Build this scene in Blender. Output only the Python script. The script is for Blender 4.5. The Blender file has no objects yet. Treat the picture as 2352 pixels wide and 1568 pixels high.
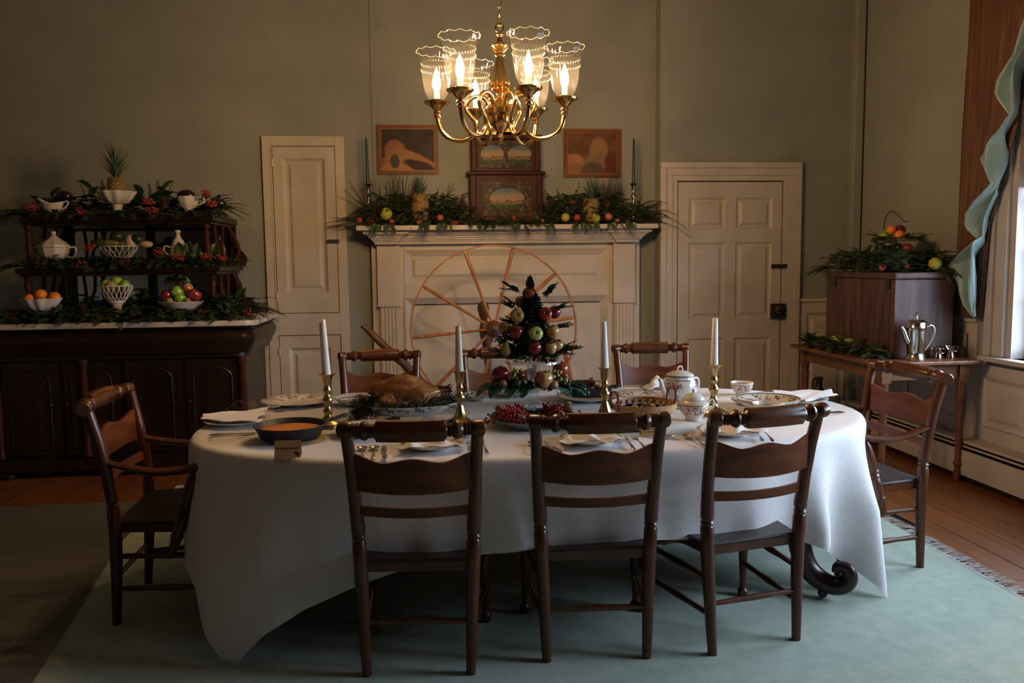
import bpy, bmesh, math, random
from math import sin, cos, pi, radians as R
from mathutils import Vector as V, Matrix
random.seed(7)
S = bpy.context.scene
COL = S.collection

# ---------------------------------------------------------------- camera
cam_d = bpy.data.cameras.new('camera'); cam = bpy.data.objects.new('camera', cam_d); COL.objects.link(cam)
cam_d.sensor_width = 36.0; cam_d.lens = 1898.0 / 2352.0 * 36.0; cam_d.clip_start = 0.05
_yaw, _pit, _rol = math.atan(196 / 1898), math.atan(184 / 1898), 0.0118
_f = V((sin(_yaw) * cos(_pit), cos(_yaw) * cos(_pit), -sin(_pit)))
_r0 = V((cos(_yaw), -sin(_yaw), 0)); _u0 = _r0.cross(_f)
_r = _r0 * cos(_rol) - _u0 * sin(_rol); _u = _u0 * cos(_rol) + _r0 * sin(_rol)
_m = Matrix((_r, _u, -_f)).transposed().to_4x4(); _m.translation = V((0, 0, 1.42))
cam.matrix_world = _m; S.camera = cam

# ---------------------------------------------------------------- world, lights, exposure
SKY = 41.0
BULB = 900.0
w = bpy.data.worlds.new('overcast_sky'); S.world = w; w.use_nodes = True
bg = w.node_tree.nodes['Background']; bg.inputs[1].default_value = SKY
_tc = w.node_tree.nodes.new('ShaderNodeTexCoord'); _sp = w.node_tree.nodes.new('ShaderNodeSeparateXYZ'); _cr = w.node_tree.nodes.new('ShaderNodeValToRGB')
w.node_tree.links.new(_tc.outputs['Generated'], _sp.inputs[0]); w.node_tree.links.new(_sp.outputs['Z'], _cr.inputs[0]); w.node_tree.links.new(_cr.outputs[0], bg.inputs[0])
_e = _cr.color_ramp.elements; _e[0].position = 0.0; _e[0].color = (0.085, 0.098, 0.12, 1); _e[1].position = 0.70; _e[1].color = (0.70, 0.83, 1.0, 1)   # ground, hazy tree line, overcast sky brightening upwards
for _p, _v in ((0.045, 0.70), (0.32, 0.85)): _q = _e.new(_p); _q.color = (0.70 * _v, 0.83 * _v, 1.0 * _v, 1)
S.view_settings.view_transform = 'Standard'; S.view_settings.look = 'None'
S.view_settings.gamma = 1.0; S.view_settings.use_curve_mapping = False
S.view_settings.exposure = 0.0
S.cycles.max_bounces = 8; S.cycles.transparent_max_bounces = 16
S.cycles.use_denoising = True
S.cycles.sample_clamp_indirect = 6.0

WIN = [(3.50, 4.62, 0.80, 2.75), (1.72, 3.10, 0.80, 2.75)]       # window openings in the right wall: y0, y1, z0, z1
for i, (y0, y1, z0, z1) in enumerate(WIN):                       # sky portals in the real openings
    ld = bpy.data.lights.new('window_portal', 'AREA'); ld.shape = 'RECTANGLE'
    ld.size = z1 - z0; ld.size_y = y1 - y0; ld.cycles.is_portal = True
    lo = bpy.data.objects.new('window_portal', ld); COL.objects.link(lo)
    lo.location = (3.68, (y0 + y1) / 2, (z0 + z1) / 2); lo.rotation_euler = (0, R(90), 0)

# ---------------------------------------------------------------- materials
def nt(name):
    m = bpy.data.materials.new(name); m.use_nodes = True
    t = m.node_tree; return m, t, t.nodes['Principled BSDF']
def node(t, typ, **kw):
    n = t.nodes.new(typ)
    for k, v in kw.items():
        if k in n.inputs: n.inputs[k].default_value = v
        else: setattr(n, k, v)
    return n
def ramp(t, fac, stops):
    r = t.nodes.new('ShaderNodeValToRGB'); e = r.color_ramp.elements
    while len(e) < len(stops): e.new(0.5)
    for el, (p, c) in zip(e, stops): el.position = p; el.color = (*c, 1)
    t.links.new(fac, r.inputs[0]); return r.outputs[0]
def coords(t, scale=(1, 1, 1), kind='Object'):
    tc = t.nodes.new('ShaderNodeTexCoord'); mp = t.nodes.new('ShaderNodeMapping'); mp.inputs['Scale'].default_value = scale
    t.links.new(tc.outputs[kind], mp.inputs[0]); return mp.outputs[0]
def mat(name, c1, c2=None, scale=(8, 8, 8), rough=0.5, metal=0.0, bump=0.0, bscale=60, detail=3, spec=0.5, lo=0.35, hi=0.65, sheen=0, coat=0, sss=0):
    m, t, b = nt(name)
    b.inputs['Roughness'].default_value = rough; b.inputs['Metallic'].default_value = metal
    b.inputs['Specular IOR Level'].default_value = spec
    if sheen: b.inputs['Sheen Weight'].default_value = sheen
    if coat: b.inputs['Coat Weight'].default_value = coat; b.inputs['Coat Roughness'].default_value = 0.15
    if sss: b.inputs['Subsurface Weight'].default_value = sss; b.inputs['Subsurface Scale'].default_value = 0.02
    co = coords(t, scale)
    if c2:
        n = node(t, 'ShaderNodeTexNoise', Scale=1.0, Detail=float(detail)); t.links.new(co, n.inputs['Vector'])
        t.links.new(ramp(t, n.outputs['Fac'], [(lo, c1), (hi, c2)]), b.inputs['Base Color'])
    else: b.inputs['Base Color'].default_value = (*c1, 1)
    if bump:
        n = node(t, 'ShaderNodeTexNoise', Scale=float(bscale), Detail=2.0); t.links.new(coords(t), n.inputs['Vector'])
        bp = node(t, 'ShaderNodeBump', Strength=bump, Distance=0.004); t.links.new(n.outputs['Fac'], bp.inputs['Height'])
        t.links.new(bp.outputs[0], b.inputs['Normal'])
    return m
def thin_glass(name, tint=(1, 1, 1), gloss=0.10, frost=0.0, pattern=False, rough=0.02, fr=1.0):
    m, t, b = nt(name); t.nodes.remove(b)
    out = t.nodes['Material Output']
    tr = node(t, 'ShaderNodeBsdfTransparent'); tr.inputs[0].default_value = (*tint, 1)
    gl = node(t, 'ShaderNodeBsdfGlossy', Roughness=rough); gl.inputs[0].default_value = (1, 1, 1, 1)
    lw = node(t, 'ShaderNodeLayerWeight', Blend=0.45)
    mm = node(t, 'ShaderNodeMath', operation='MULTIPLY_ADD'); mm.inputs[1].default_value = 0.5 * fr; mm.inputs[2].default_value = gloss
    t.links.new(lw.outputs['Facing'], mm.inputs[0])
    mx = node(t, 'ShaderNodeMixShader'); t.links.new(mm.outputs[0], mx.inputs[0]); t.links.new(tr.outputs[0], mx.inputs[1]); t.links.new(gl.outputs[0], mx.inputs[2])
    last = mx.outputs[0]
    if frost or pattern:
        tl = node(t, 'ShaderNodeBsdfTranslucent'); tl.inputs[0].default_value = (0.9, 0.9, 0.88, 1)
        df = node(t, 'ShaderNodeBsdfDiffuse'); df.inputs[0].default_value = (0.9, 0.9, 0.88, 1)
        a = node(t, 'ShaderNodeAddShader'); t.links.new(tl.outputs[0], a.inputs[0]); t.links.new(df.outputs[0], a.inputs[1])
        m2 = node(t, 'ShaderNodeMixShader'); m2.inputs[0].default_value = frost
        t.links.new(last, m2.inputs[1]); t.links.new(a.outputs[0], m2.inputs[2]); last = m2.outputs[0]
    t.links.new(last, out.inputs[0]); return m
def wood(name, c1, c2, rough=0.35, axis=2, scale=10, stretch=0.12, coat=0.25, spec=0.4):
    sc = [scale * 4] * 3; sc[axis] = scale * 4 * stretch
    return mat(name, c1, c2, tuple(sc), rough=rough, detail=5, lo=0.3, hi=0.7, coat=coat, spec=spec)
M = {}
M['wall'] = mat('sage_wall_paint', (0.235, 0.245, 0.225), (0.265, 0.275, 0.25), (3, 3, 3), rough=0.85, bump=0.15, bscale=90)
M['cream'] = mat('cream_trim_paint', (0.48, 0.42, 0.35), (0.54, 0.48, 0.41), (5, 5, 5), rough=0.45, bump=0.08, bscale=40)
M['white'] = mat('white_trim_paint', (0.40, 0.37, 0.35), (0.46, 0.43, 0.41), (5, 5, 5), rough=0.45, bump=0.05, bscale=40)
M['ceiling'] = mat('ceiling_plaster', (0.26, 0.25, 0.23), rough=0.9)
M['darkwall'] = mat('hall_wall_paint', (0.06, 0.055, 0.05), rough=0.9)
M['gap'] = mat('shadow_gap', (0.03, 0.02, 0.015), rough=0.9)
M['board'] = wood('orange_pine_board', (0.13, 0.040, 0.012), (0.21, 0.078, 0.025), rough=0.38, axis=1, scale=5, stretch=0.06, coat=0.15)
M['rug'] = mat('pale_green_carpet', (0.30, 0.37, 0.31), (0.37, 0.44, 0.37), (14, 14, 14), rough=0.95, bump=0.7, bscale=420, detail=4, sheen=0.3, spec=0.1)
M['fringe'] = mat('grey_fringe', (0.25, 0.22, 0.21), (0.45, 0.41, 0.38), (60, 60, 60), rough=0.95)
M['mat'] = mat('grey_plastic_sheet', (0.085, 0.085, 0.09), (0.13, 0.13, 0.13), (2, 60, 2), rough=0.5, bump=0.5, bscale=60)
M['chair'] = wood('chair_wood', (0.065, 0.016, 0.005), (0.15, 0.042, 0.011), rough=0.38, axis=0, scale=5, stretch=0.25, coat=0.05, spec=0.3)
M['chairleg'] = wood('chair_leg_wood', (0.050, 0.013, 0.005), (0.105, 0.030, 0.009), rough=0.34, axis=2, scale=6, stretch=0.15, coat=0.2)
M['seat'] = mat('dark_leather_seat', (0.022, 0.013, 0.011), (0.042, 0.026, 0.022), (9, 9, 9), rough=0.42, bump=0.4, bscale=220)
M['darkwood'] = wood('dark_mahogany', (0.009, 0.004, 0.003), (0.024, 0.009, 0.006), rough=0.35, axis=2, scale=4, coat=0.1)
M['redwood'] = wood('red_brown_mahogany', (0.030, 0.008, 0.006), (0.060, 0.017, 0.011), rough=0.45, axis=2, scale=5, coat=0.0, spec=0.12)
M['tablewood'] = wood('side_table_wood', (0.09, 0.032, 0.014), (0.18, 0.07, 0.03), rough=0.45, axis=1, scale=5, coat=0.1)
M['boxwood'] = wood('box_wood', (0.035, 0.015, 0.014), (0.12, 0.062, 0.058), rough=0.5, axis=2, scale=7, stretch=0.12, coat=0.05)
M['wheelwood'] = wood('wheel_oak', (0.24, 0.085, 0.028), (0.40, 0.165, 0.06), rough=0.4, axis=2, scale=6)
M['wheeldark'] = wood('wheel_dark_wood', (0.07, 0.028, 0.014), (0.13, 0.055, 0.028), rough=0.5, axis=2, scale=6)
M['marble'] = mat('pale_marble', (0.62, 0.55, 0.48), (0.36, 0.30, 0.26), (7, 12, 12), rough=0.18, detail=8, lo=0.4, hi=0.75)
M['mirror'] = mat('mirror_glass', (0.62, 0.62, 0.62), rough=0.03, metal=1.0)
M['brass'] = mat('polished_brass', (0.80, 0.52, 0.20), rough=0.16, metal=1.0)
M['brassdull'] = mat('aged_brass', (0.42, 0.31, 0.13), (0.56, 0.42, 0.19), (20, 20, 20), rough=0.3, metal=1.0)
M['silver'] = mat('silver_plate', (0.62, 0.61, 0.58), (0.74, 0.72, 0.69), (14, 14, 14), rough=0.16, metal=1.0, bump=0.1, bscale=80)
M['silverdark'] = mat('tarnished_silver', (0.30, 0.22, 0.18), (0.55, 0.45, 0.38), (30, 30, 30), rough=0.2, metal=1.0)
M['iron'] = mat('black_cast_iron', (0.012, 0.013, 0.016), (0.025, 0.027, 0.032), (30, 30, 30), rough=0.45, bump=0.3, bscale=200)
M['cloth'] = mat('white_damask_cloth', (0.68, 0.66, 0.69), (0.73, 0.71, 0.74), (60, 60, 60), rough=0.6, bump=0.22, bscale=240, sheen=0.3)
M['napkin'] = mat('white_linen', (0.76, 0.74, 0.76), rough=0.75, bump=0.2, bscale=200, sheen=0.3)
M['china'] = mat('white_china', (0.74, 0.72, 0.69), rough=0.18, coat=0.5)
M['chinagrey'] = mat('white_ironstone', (0.60, 0.57, 0.54), (0.66, 0.63, 0.60), (9, 9, 9), rough=0.25, coat=0.3)
M['wax'] = mat('white_candle_wax', (0.86, 0.83, 0.80), rough=0.45, sss=0.15)
M['waxbeige'] = mat('cream_candle_wax', (0.66, 0.58, 0.44), rough=0.45, sss=0.15)
M['waxgreen'] = mat('dark_green_wax', (0.012, 0.045, 0.038), rough=0.4)
M['wick'] = mat('burnt_wick', (0.02, 0.015, 0.01), rough=0.9)
M['leaf'] = mat('dark_green_leaves', (0.010, 0.030, 0.010), (0.040, 0.085, 0.026), (35, 35, 35), rough=0.35)
M['leafround'] = mat('blue_green_round_leaves', (0.022, 0.055, 0.022), (0.055, 0.11, 0.045), (30, 30, 30), rough=0.4)
M['cedar'] = mat('cedar_green', (0.020, 0.042, 0.014), (0.060, 0.095, 0.030), (25, 25, 25), rough=0.6)
M['fern'] = mat('asparagus_green', (0.05, 0.07, 0.03), (0.10, 0.12, 0.055), (25, 25, 25), rough=0.7)
M['kale'] = mat('kale_green', (0.05, 0.13, 0.10), (0.12, 0.26, 0.20), (40, 40, 40), rough=0.5)
M['bright'] = mat('fresh_green', (0.06, 0.16, 0.02), (0.14, 0.28, 0.04), (50, 50, 50), rough=0.4)
M['stem'] = mat('brown_stem', (0.05, 0.03, 0.015), rough=0.8)
M['berry'] = mat('red_berry', (0.30, 0.008, 0.010), (0.42, 0.02, 0.015), (80, 80, 80), rough=0.14, coat=0.5)
M['berrydull'] = mat('red_pepperberry', (0.26, 0.022, 0.018), (0.40, 0.05, 0.03), (60, 60, 60), rough=0.45)
def apple(name, a, b, lo=0.35, hi=0.7, rough=0.17):
    return mat(name, a, b, (22, 22, 8), rough=rough, detail=4, lo=lo, hi=hi, coat=0.5)
M['apple_red'] = apple('red_apple_skin', (0.22, 0.012, 0.016), (0.34, 0.06, 0.03))
M['apple_dark'] = apple('dark_red_apple_skin', (0.12, 0.006, 0.012), (0.22, 0.02, 0.02))
M['apple_mix'] = apple('red_and_yellow_apple_skin', (0.36, 0.06, 0.03), (0.48, 0.34, 0.10), 0.42, 0.62)
M['apple_yellow'] = apple('golden_apple_skin', (0.42, 0.30, 0.07), (0.46, 0.14, 0.05), 0.45, 0.75)
M['apple_green'] = apple('green_apple_skin', (0.42, 0.50, 0.12), (0.50, 0.52, 0.17))
M['apple_bright'] = apple('bright_green_apple_skin', (0.20, 0.40, 0.04), (0.30, 0.48, 0.08))
M['orange'] = mat('orange_peel', (0.78, 0.22, 0.012), (0.85, 0.28, 0.02), (10, 10, 10), rough=0.35, bump=0.5, bscale=300)
M['lemon'] = mat('yellow_green_rind', (0.34, 0.36, 0.035), (0.44, 0.44, 0.06), (40, 40, 40), rough=0.5, bump=0.8, bscale=130)
M['pom'] = mat('pomegranate_skin', (0.30, 0.025, 0.02), (0.40, 0.10, 0.05), (15, 15, 15), rough=0.3)
M['peach'] = mat('orange_brown_skin', (0.42, 0.14, 0.05), (0.34, 0.08, 0.03), (15, 15, 15), rough=0.4)
M['pear'] = mat('pear_skin', (0.36, 0.26, 0.06), (0.24, 0.22, 0.05), (25, 25, 25), rough=0.4)
M['walnut'] = mat('walnut_shell', (0.20, 0.10, 0.05), (0.44, 0.28, 0.16), (60, 60, 60), rough=0.6, bump=1.0, bscale=90)
M['grape_g'] = mat('green_grape_skin', (0.30, 0.38, 0.08), (0.40, 0.46, 0.14), (40, 40, 40), rough=0.2, sss=0.1)
M['grape_r'] = mat('red_grape_skin', (0.14, 0.04, 0.035), (0.30, 0.16, 0.09), (40, 40, 40), rough=0.25)
M['gourd_dark'] = mat('dark_green_squash', (0.015, 0.03, 0.012), (0.05, 0.06, 0.02), (20, 20, 6), rough=0.3)
M['gourd_yellow'] = mat('striped_gourd', (0.22, 0.20, 0.05), (0.08, 0.10, 0.02), (30, 30, 6), rough=0.35)
M['gourd_cream'] = mat('cream_gourd', (0.55, 0.42, 0.26), rough=0.35)
M['aubergine'] = mat('purple_black_skin', (0.012, 0.006, 0.010), rough=0.2, coat=0.4)
M['pine_skin'] = None
M['pineleaf'] = mat('pineapple_leaf', (0.05, 0.085, 0.055), (0.11, 0.16, 0.11), (30, 30, 12), rough=0.5)
M['cone'] = mat('pine_cone', (0.045, 0.018, 0.015), (0.11, 0.05, 0.035), (50, 50, 50), rough=0.7)
M['cornbread'] = mat('baked_cornbread', (0.50, 0.15, 0.022), (0.62, 0.24, 0.05), (45, 45, 45), rough=0.7, bump=0.6, bscale=160)
M['turkey'] = mat('roast_turkey_skin', (0.24, 0.075, 0.016), (0.40, 0.17, 0.05), (14, 14, 14), rough=0.26, bump=0.6, bscale=55, detail=5, coat=0.4)
M['bone'] = mat('browned_leg_bone', (0.10, 0.025, 0.010), (0.22, 0.08, 0.03), (40, 40, 40), rough=0.35)
M['fat'] = mat('pale_turkey_flesh', (0.55, 0.42, 0.26), (0.68, 0.56, 0.40), (40, 40, 40), rough=0.3, bump=0.6, bscale=120)
M['roast'] = mat('dark_roast_crust', (0.10, 0.035, 0.012), (0.20, 0.08, 0.03), (20, 20, 20), rough=0.3, bump=0.8, bscale=60)
M['card'] = mat('kraft_card', (0.46, 0.22, 0.075), (0.52, 0.27, 0.10), (30, 30, 30), rough=0.8)
M['cardpale'] = mat('pale_card', (0.56, 0.42, 0.26), (0.60, 0.46, 0.30), (30, 30, 30), rough=0.8)
M['ink'] = mat('brown_ink', (0.05, 0.02, 0.01), rough=0.8)
M['basket'] = wood('split_wood_basket', (0.42, 0.22, 0.10), (0.56, 0.33, 0.17), rough=0.55, axis=2, scale=8, coat=0)
M['basketdark'] = mat('dark_bent_handle', (0.10, 0.035, 0.02), (0.16, 0.06, 0.035), (30, 30, 30), rough=0.35)
M['carrot'] = mat('glazed_carrot', (0.55, 0.13, 0.035), (0.62, 0.28, 0.10), (50, 50, 50), rough=0.3)
M['glass'] = thin_glass('clear_pressed_glass', (0.93, 0.95, 0.94), 0.10, 0.06, rough=0.05)
M['shade'] = thin_glass('clear_shade_glass', (0.985, 0.98, 0.97), 0.012, 0.0022, rough=0.04, fr=0.40)
M['etch'] = mat('frosted_etching', (0.20, 0.19, 0.17), rough=0.9)
M['pane'] = thin_glass('window_pane_glass', (0.96, 0.98, 0.98), 0.04, 0.0, rough=0.01)
M['greenglass'] = thin_glass('green_pressed_glass', (0.50, 0.62, 0.56), 0.10, 0.04, rough=0.08)
M['satin'] = mat('teal_satin', (0.20, 0.33, 0.34), (0.24, 0.38, 0.39), (8, 8, 8), rough=0.42, sheen=0.4, spec=0.5, bump=0.5, bscale=14)
M['drape'] = mat('brown_drape', (0.085, 0.034, 0.018), (0.15, 0.065, 0.036), (30, 60, 1.2), rough=0.7, detail=5)
M['blind'] = mat('taupe_roller_blind', (0.30, 0.27, 0.25), rough=0.8)
M['paintdark'] = None
M['rim'] = mat('cobalt_band', (0.03, 0.035, 0.06), rough=0.25)
M['blueware'] = mat('blue_and_white_ware', (0.05, 0.08, 0.30), (0.60, 0.62, 0.70), (45, 45, 45), rough=0.2, lo=0.45, hi=0.55)
M['trivet'] = mat('woven_trivet', (0.42, 0.34, 0.20), (0.28, 0.20, 0.10), (90, 90, 90), rough=0.8)
# gold-lit bulb
def emis(name, c, s):
    m, t, b = nt(name); b.inputs['Base Color'].default_value = (*c, 1); b.inputs['Emission Color'].default_value = (*c, 1); b.inputs['Emission Strength'].default_value = s; return m
M['bulb'] = emis('lit_candle_bulb', (1.0, 0.60, 0.27), BULB)
M['glowtube'] = emis('glow_painted_candle_tube', (0.95, 0.70, 0.38), 0.9)  # candle sleeve is no lamp; bulb glow on it painted in as emission
# china with a printed band of roses: r0..r1 = printed ring (metres from the axis), axis z
def floral(name, r0, r1, use_z=False, gold=True, base=(0.74, 0.71, 0.66)):
    m, t, b = nt(name); b.inputs['Roughness'].default_value = 0.15; b.inputs['Coat Weight'].default_value = 0.5
    tc = t.nodes.new('ShaderNodeTexCoord'); sep = node(t, 'ShaderNodeSeparateXYZ'); t.links.new(tc.outputs['Object'], sep.inputs[0])
    def mth(op, a, bb=None, c=None):
        n = node(t, 'ShaderNodeMath', operation=op)
        for i, x in enumerate((a, bb, c)):
            if x is None: continue
            if isinstance(x, (int, float)): n.inputs[i].default_value = x
            else: t.links.new(x, n.inputs[i])
        return n.outputs[0]
    if use_z: rr = sep.outputs['Z']
    else: rr = mth('SQRT', mth('ADD', mth('MULTIPLY', sep.outputs['X'], sep.outputs['X']), mth('MULTIPLY', sep.outputs['Y'], sep.outputs['Y'])))
    ring = mth('MULTIPLY', mth('GREATER_THAN', rr, r0), mth('LESS_THAN', rr, r1))
    vo = node(t, 'ShaderNodeTexNoise', Scale=125.0, Detail=1.0); t.links.new(tc.outputs['Object'], vo.inputs['Vector'])
    big = node(t, 'ShaderNodeTexNoise', Scale=27.0, Detail=0.0); t.links.new(tc.outputs['Object'], big.inputs['Vector'])
    mask = mth('MULTIPLY', ring, mth('MULTIPLY', mth('GREATER_THAN', vo.outputs['Fac'], 0.48), mth('GREATER_THAN', big.outputs['Fac'], 0.50)))
    n3 = node(t, 'ShaderNodeTexNoise', Scale=75.0, Detail=0.0); t.links.new(tc.outputs['Object'], n3.inputs['Vector'])
    col = ramp(t, n3.outputs['Fac'], [(0.0, (0.05, 0.12, 0.05)), (0.44, (0.09, 0.16, 0.07)), (0.48, (0.36, 0.045, 0.06)), (0.60, (0.42, 0.13, 0.08)), (1.0, (0.07, 0.05, 0.10))])
    mx = node(t, 'ShaderNodeMix', data_type='RGBA'); mx.inputs['A'].default_value = (*base, 1)
    t.links.new(mask, mx.inputs['Factor']); t.links.new(col, mx.inputs['B'])
    last = mx.outputs['Result']
    if gold:
        e = mth('MULTIPLY', mth('GREATER_THAN', rr, r1 + 0.002), mth('LESS_THAN', rr, r1 + 0.0055))
        m2 = node(t, 'ShaderNodeMix', data_type='RGBA'); m2.inputs['B'].default_value = (0.10, 0.09, 0.10, 1)
        t.links.new(e, m2.inputs['Factor']); t.links.new(last, m2.inputs['A']); last = m2.outputs['Result']
    t.links.new(last, b.inputs['Base Color']); return m
M['fl_plate'] = floral('rose_bordered_plate_china', 0.080, 0.112)
M['fl_bigplate'] = floral('rose_bordered_platter_china', 0.10, 0.19)
M['fl_bowl'] = floral('rose_bordered_bowl_china', 0.060, 0.092)
M['fl_wide'] = floral('rose_bordered_wide_bowl_china', 0.095, 0.135)
M['fl_cup'] = floral('rose_cup_china', 0.018, 0.046, use_z=True)
M['fl_pot'] = floral('rose_pot_china', 0.085, 0.118, use_z=True)
M['fl_sugar'] = floral('rose_sugar_china', 0.028, 0.066, use_z=True, base=(0.66, 0.60, 0.50))

def smooth_path(pts, q=4):
    pts = [V(p) for p in pts]; o = []
    for i in range(len(pts) - 1):
        p0, p1, p2, p3 = pts[max(i - 1, 0)], pts[i], pts[i + 1], pts[min(i + 2, len(pts) - 1)]
        for k in range(q):
            t = k / q; o.append(.5 * ((2 * p1) + (p2 - p0) * t + (2 * p0 - 5 * p1 + 4 * p2 - p3) * t * t + (3 * p1 - p0 - 3 * p2 + p3) * t ** 3))
    return o + [pts[-1]]
def smooth_rad(r, q=4):
    o = []
    for a, b in zip(r, r[1:]): o += [a + (b - a) * k / q for k in range(q)]
    return o + [r[-1]]
# ---------------------------------------------------------------- mesh helpers
class MB:
    def __init__(s): s.v = []; s.f = []; s.m = []; s.mi = 0
    def add(s, vs, fs):
        o = len(s.v); s.v.extend([tuple(x) for x in vs])
        for f in fs: s.f.append(tuple(i + o for i in f)); s.m.append(s.mi)
        return s
    def box(s, x0, x1, y0, y1, z0, z1):
        return s.add([(x, y, z) for z in (z0, z1) for y in (y0, y1) for x in (x0, x1)],
                     [(0, 2, 3, 1), (4, 5, 7, 6), (0, 1, 5, 4), (2, 6, 7, 3), (0, 4, 6, 2), (1, 3, 7, 5)])
    def lathe(s, prof, n=24, c=(0, 0, 0), mtx=None, scal=None, a0=0.0, fn=None):
        vs = []; fs = []
        for r, z in prof:
            for k in range(n):
                a = a0 + 2 * pi * k / n; rr = r * (fn(a, z) if fn else 1.0)
                x, y = rr * cos(a), rr * sin(a)
                if scal: x *= scal[0]; y *= scal[1]
                p = V((x, y, z))
                if mtx: p = mtx @ p
                vs.append(p + V(c))
        for i in range(len(prof) - 1):
            for k in range(n):
                k2 = (k + 1) % n; a, b = i * n, (i + 1) * n
                fs.append((a + k, a + k2, b + k2, b + k))
        if prof[0][0] > 1e-5: fs.append(tuple(range(n))[::-1])
        if prof[-1][0] > 1e-5: fs.append(tuple((len(prof) - 1) * n + k for k in range(n)))
        return s.add(vs, fs)
    def tube(s, pts, rad, n=10, flat=None, cap=True):
        pts = [V(p) for p in pts]; L = len(pts)
        if not hasattr(rad, '__len__'): rad = [rad] * L
        if 3 <= L <= 9 and n >= 6 and any(((pts[i] - pts[i - 1]).normalized() - (pts[i + 1] - pts[i]).normalized()).length > .08 for i in range(1, L - 1)):
            pts = smooth_path(pts, 3); rad = smooth_rad(list(rad), 3); L = len(pts)
        vs = []; fs = []; up = None
        for i, p in enumerate(pts):
            d = (pts[min(i + 1, L - 1)] - pts[max(i - 1, 0)])
            d = d.normalized() if d.length > 1e-9 else V((0, 0, 1))
            if up is None: up = V((0, 0, 1)) if abs(d.z) < 0.9 else V((0, 1, 0))
            u = (up - d * up.dot(d)).normalized(); up = u; w2 = d.cross(u)
            fu, fw = flat if flat else (1, 1)
            for k in range(n):
                a = 2 * pi * (k + 0.5) / n
                vs.append(p + u * (cos(a) * rad[i] * fu) + w2 * (sin(a) * rad[i] * fw))
        for i in range(L - 1):
            for k in range(n):
                k2 = (k + 1) % n; fs.append((i * n + k, i * n + k2, (i + 1) * n + k2, (i + 1) * n + k))
        if cap: fs.append(tuple(range(n))[::-1]); fs.append(tuple((L - 1) * n + k for k in range(n)))
        return s.add(vs, fs)
    def turned(s, p0, p1, prof, n=12):            # prof: (t, r) along p0->p1
        p0, p1 = V(p0), V(p1); return s.tube([p0.lerp(p1, t) for t, r in prof], [r for t, r in prof], n)
    def prism(s, outl, fn, h0, h1):               # outline 2D (u,v); fn(u,v,h)->xyz
        n = len(outl); vs = [fn(u, v, h0) for u, v in outl] + [fn(u, v, h1) for u, v in outl]
        return s.add(vs, [tuple(range(n))[::-1], tuple(range(n, 2 * n))] + [(i, (i + 1) % n, n + (i + 1) % n, n + i) for i in range(n)])
    def grid(s, nx, ny, fn):
        vs = [fn(i / nx, j / ny) for j in range(ny + 1) for i in range(nx + 1)]
        return s.add(vs, [(j * (nx + 1) + i, j * (nx + 1) + i + 1, (j + 1) * (nx + 1) + i + 1, (j + 1) * (nx + 1) + i) for j in range(ny) for i in range(nx)])
    def ball(s, c, r, n=10, m=6, sc=(1, 1, 1), mtx=None):
        vs = [V((0, 0, r))]; fs = []
        for i in range(1, m):
            for k in range(n):
                t = pi * i / m; a = 2 * pi * k / n; vs.append(V((r * sin(t) * cos(a), r * sin(t) * sin(a), r * cos(t))))
        vs.append(V((0, 0, -r)))
        for k in range(n): fs.append((0, 1 + k, 1 + (k + 1) % n)); fs.append((len(vs) - 1, 1 + (m - 2) * n + (k + 1) % n, 1 + (m - 2) * n + k))
        for i in range(m - 2):
            for k in range(n): fs.append((1 + i * n + k, 1 + (i + 1) * n + k, 1 + (i + 1) * n + (k + 1) % n, 1 + i * n + (k + 1) % n))
        out = []
        for v in vs:
            q = V((v.x * sc[0], v.y * sc[1], v.z * sc[2]))
            if mtx: q = mtx @ q
            out.append(q + V(c))
        return s.add(out, fs)
def obj(name, mb, mats, parent=None, smooth=True, bevel=0, sub=0, loc=None, solid=0, auto=40):
    me = bpy.data.meshes.new(name); me.from_pydata([tuple(v) for v in mb.v], [], mb.f)
    if not isinstance(mats, (list, tuple)): mats = [mats]
    for k in mats: me.materials.append(M[k] if isinstance(k, str) else k)
    me.polygons.foreach_set('material_index', mb.m)
    me.polygons.foreach_set('use_smooth', [bool(smooth)] * len(me.polygons))
    if smooth:
        try: me.set_sharp_from_angle(angle=R(auto))
        except Exception: pass
    me.update()
    o = bpy.data.objects.new(name, me); COL.objects.link(o)
    if loc: o.location = loc
    if solid: md = o.modifiers.new('s', 'SOLIDIFY'); md.thickness = solid; md.offset = 0
    if bevel: md = o.modifiers.new('b', 'BEVEL'); md.width = bevel; md.segments = 2; md.limit_method = 'ANGLE'
    if sub: md = o.modifiers.new('u', 'SUBSURF'); md.levels = sub; md.render_levels = sub
    if parent: o.parent = parent
    return o
LAB = set()
def tag(o, label, cat, group=None, kind=None):
    assert 4 <= len(label.split()) <= 16, label
    if not group or label not in LAB: pass
    LAB.add(label)
    o['label'] = label; o['category'] = cat
    if group: o['group'] = group
    if kind: o['kind'] = kind
    return o
def thing(name, label, cat, loc=(0, 0, 0), rz=0.0, group=None, rot=None):
    o = bpy.data.objects.new(name, None); COL.objects.link(o); o.empty_display_size = 0.05
    o.location = loc; o.rotation_euler = rot if rot else (0, 0, rz)
    return tag(o, label, cat, group)
def struct(name, mb, mats, parent=None, **k):
    o = obj(name, mb, mats, parent, **k)
    if parent is None: o['kind'] = 'structure'
    return o
def copy_tree(o, parent=None):
    c = o.copy(); COL.objects.link(c)
    if parent: c.parent = parent
    for ch in list(o.children): copy_tree(ch, c)
    return c
def dup(o, loc, rz=0.0, label=None, cat=None, group=None, scale=None, rot=None):
    c = copy_tree(o); c.location = loc; c.rotation_euler = rot if rot else (0, 0, rz)
    if scale: c.scale = (scale,) * 3
    if label: tag(c, label, cat or o['category'], group)
    return c
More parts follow.
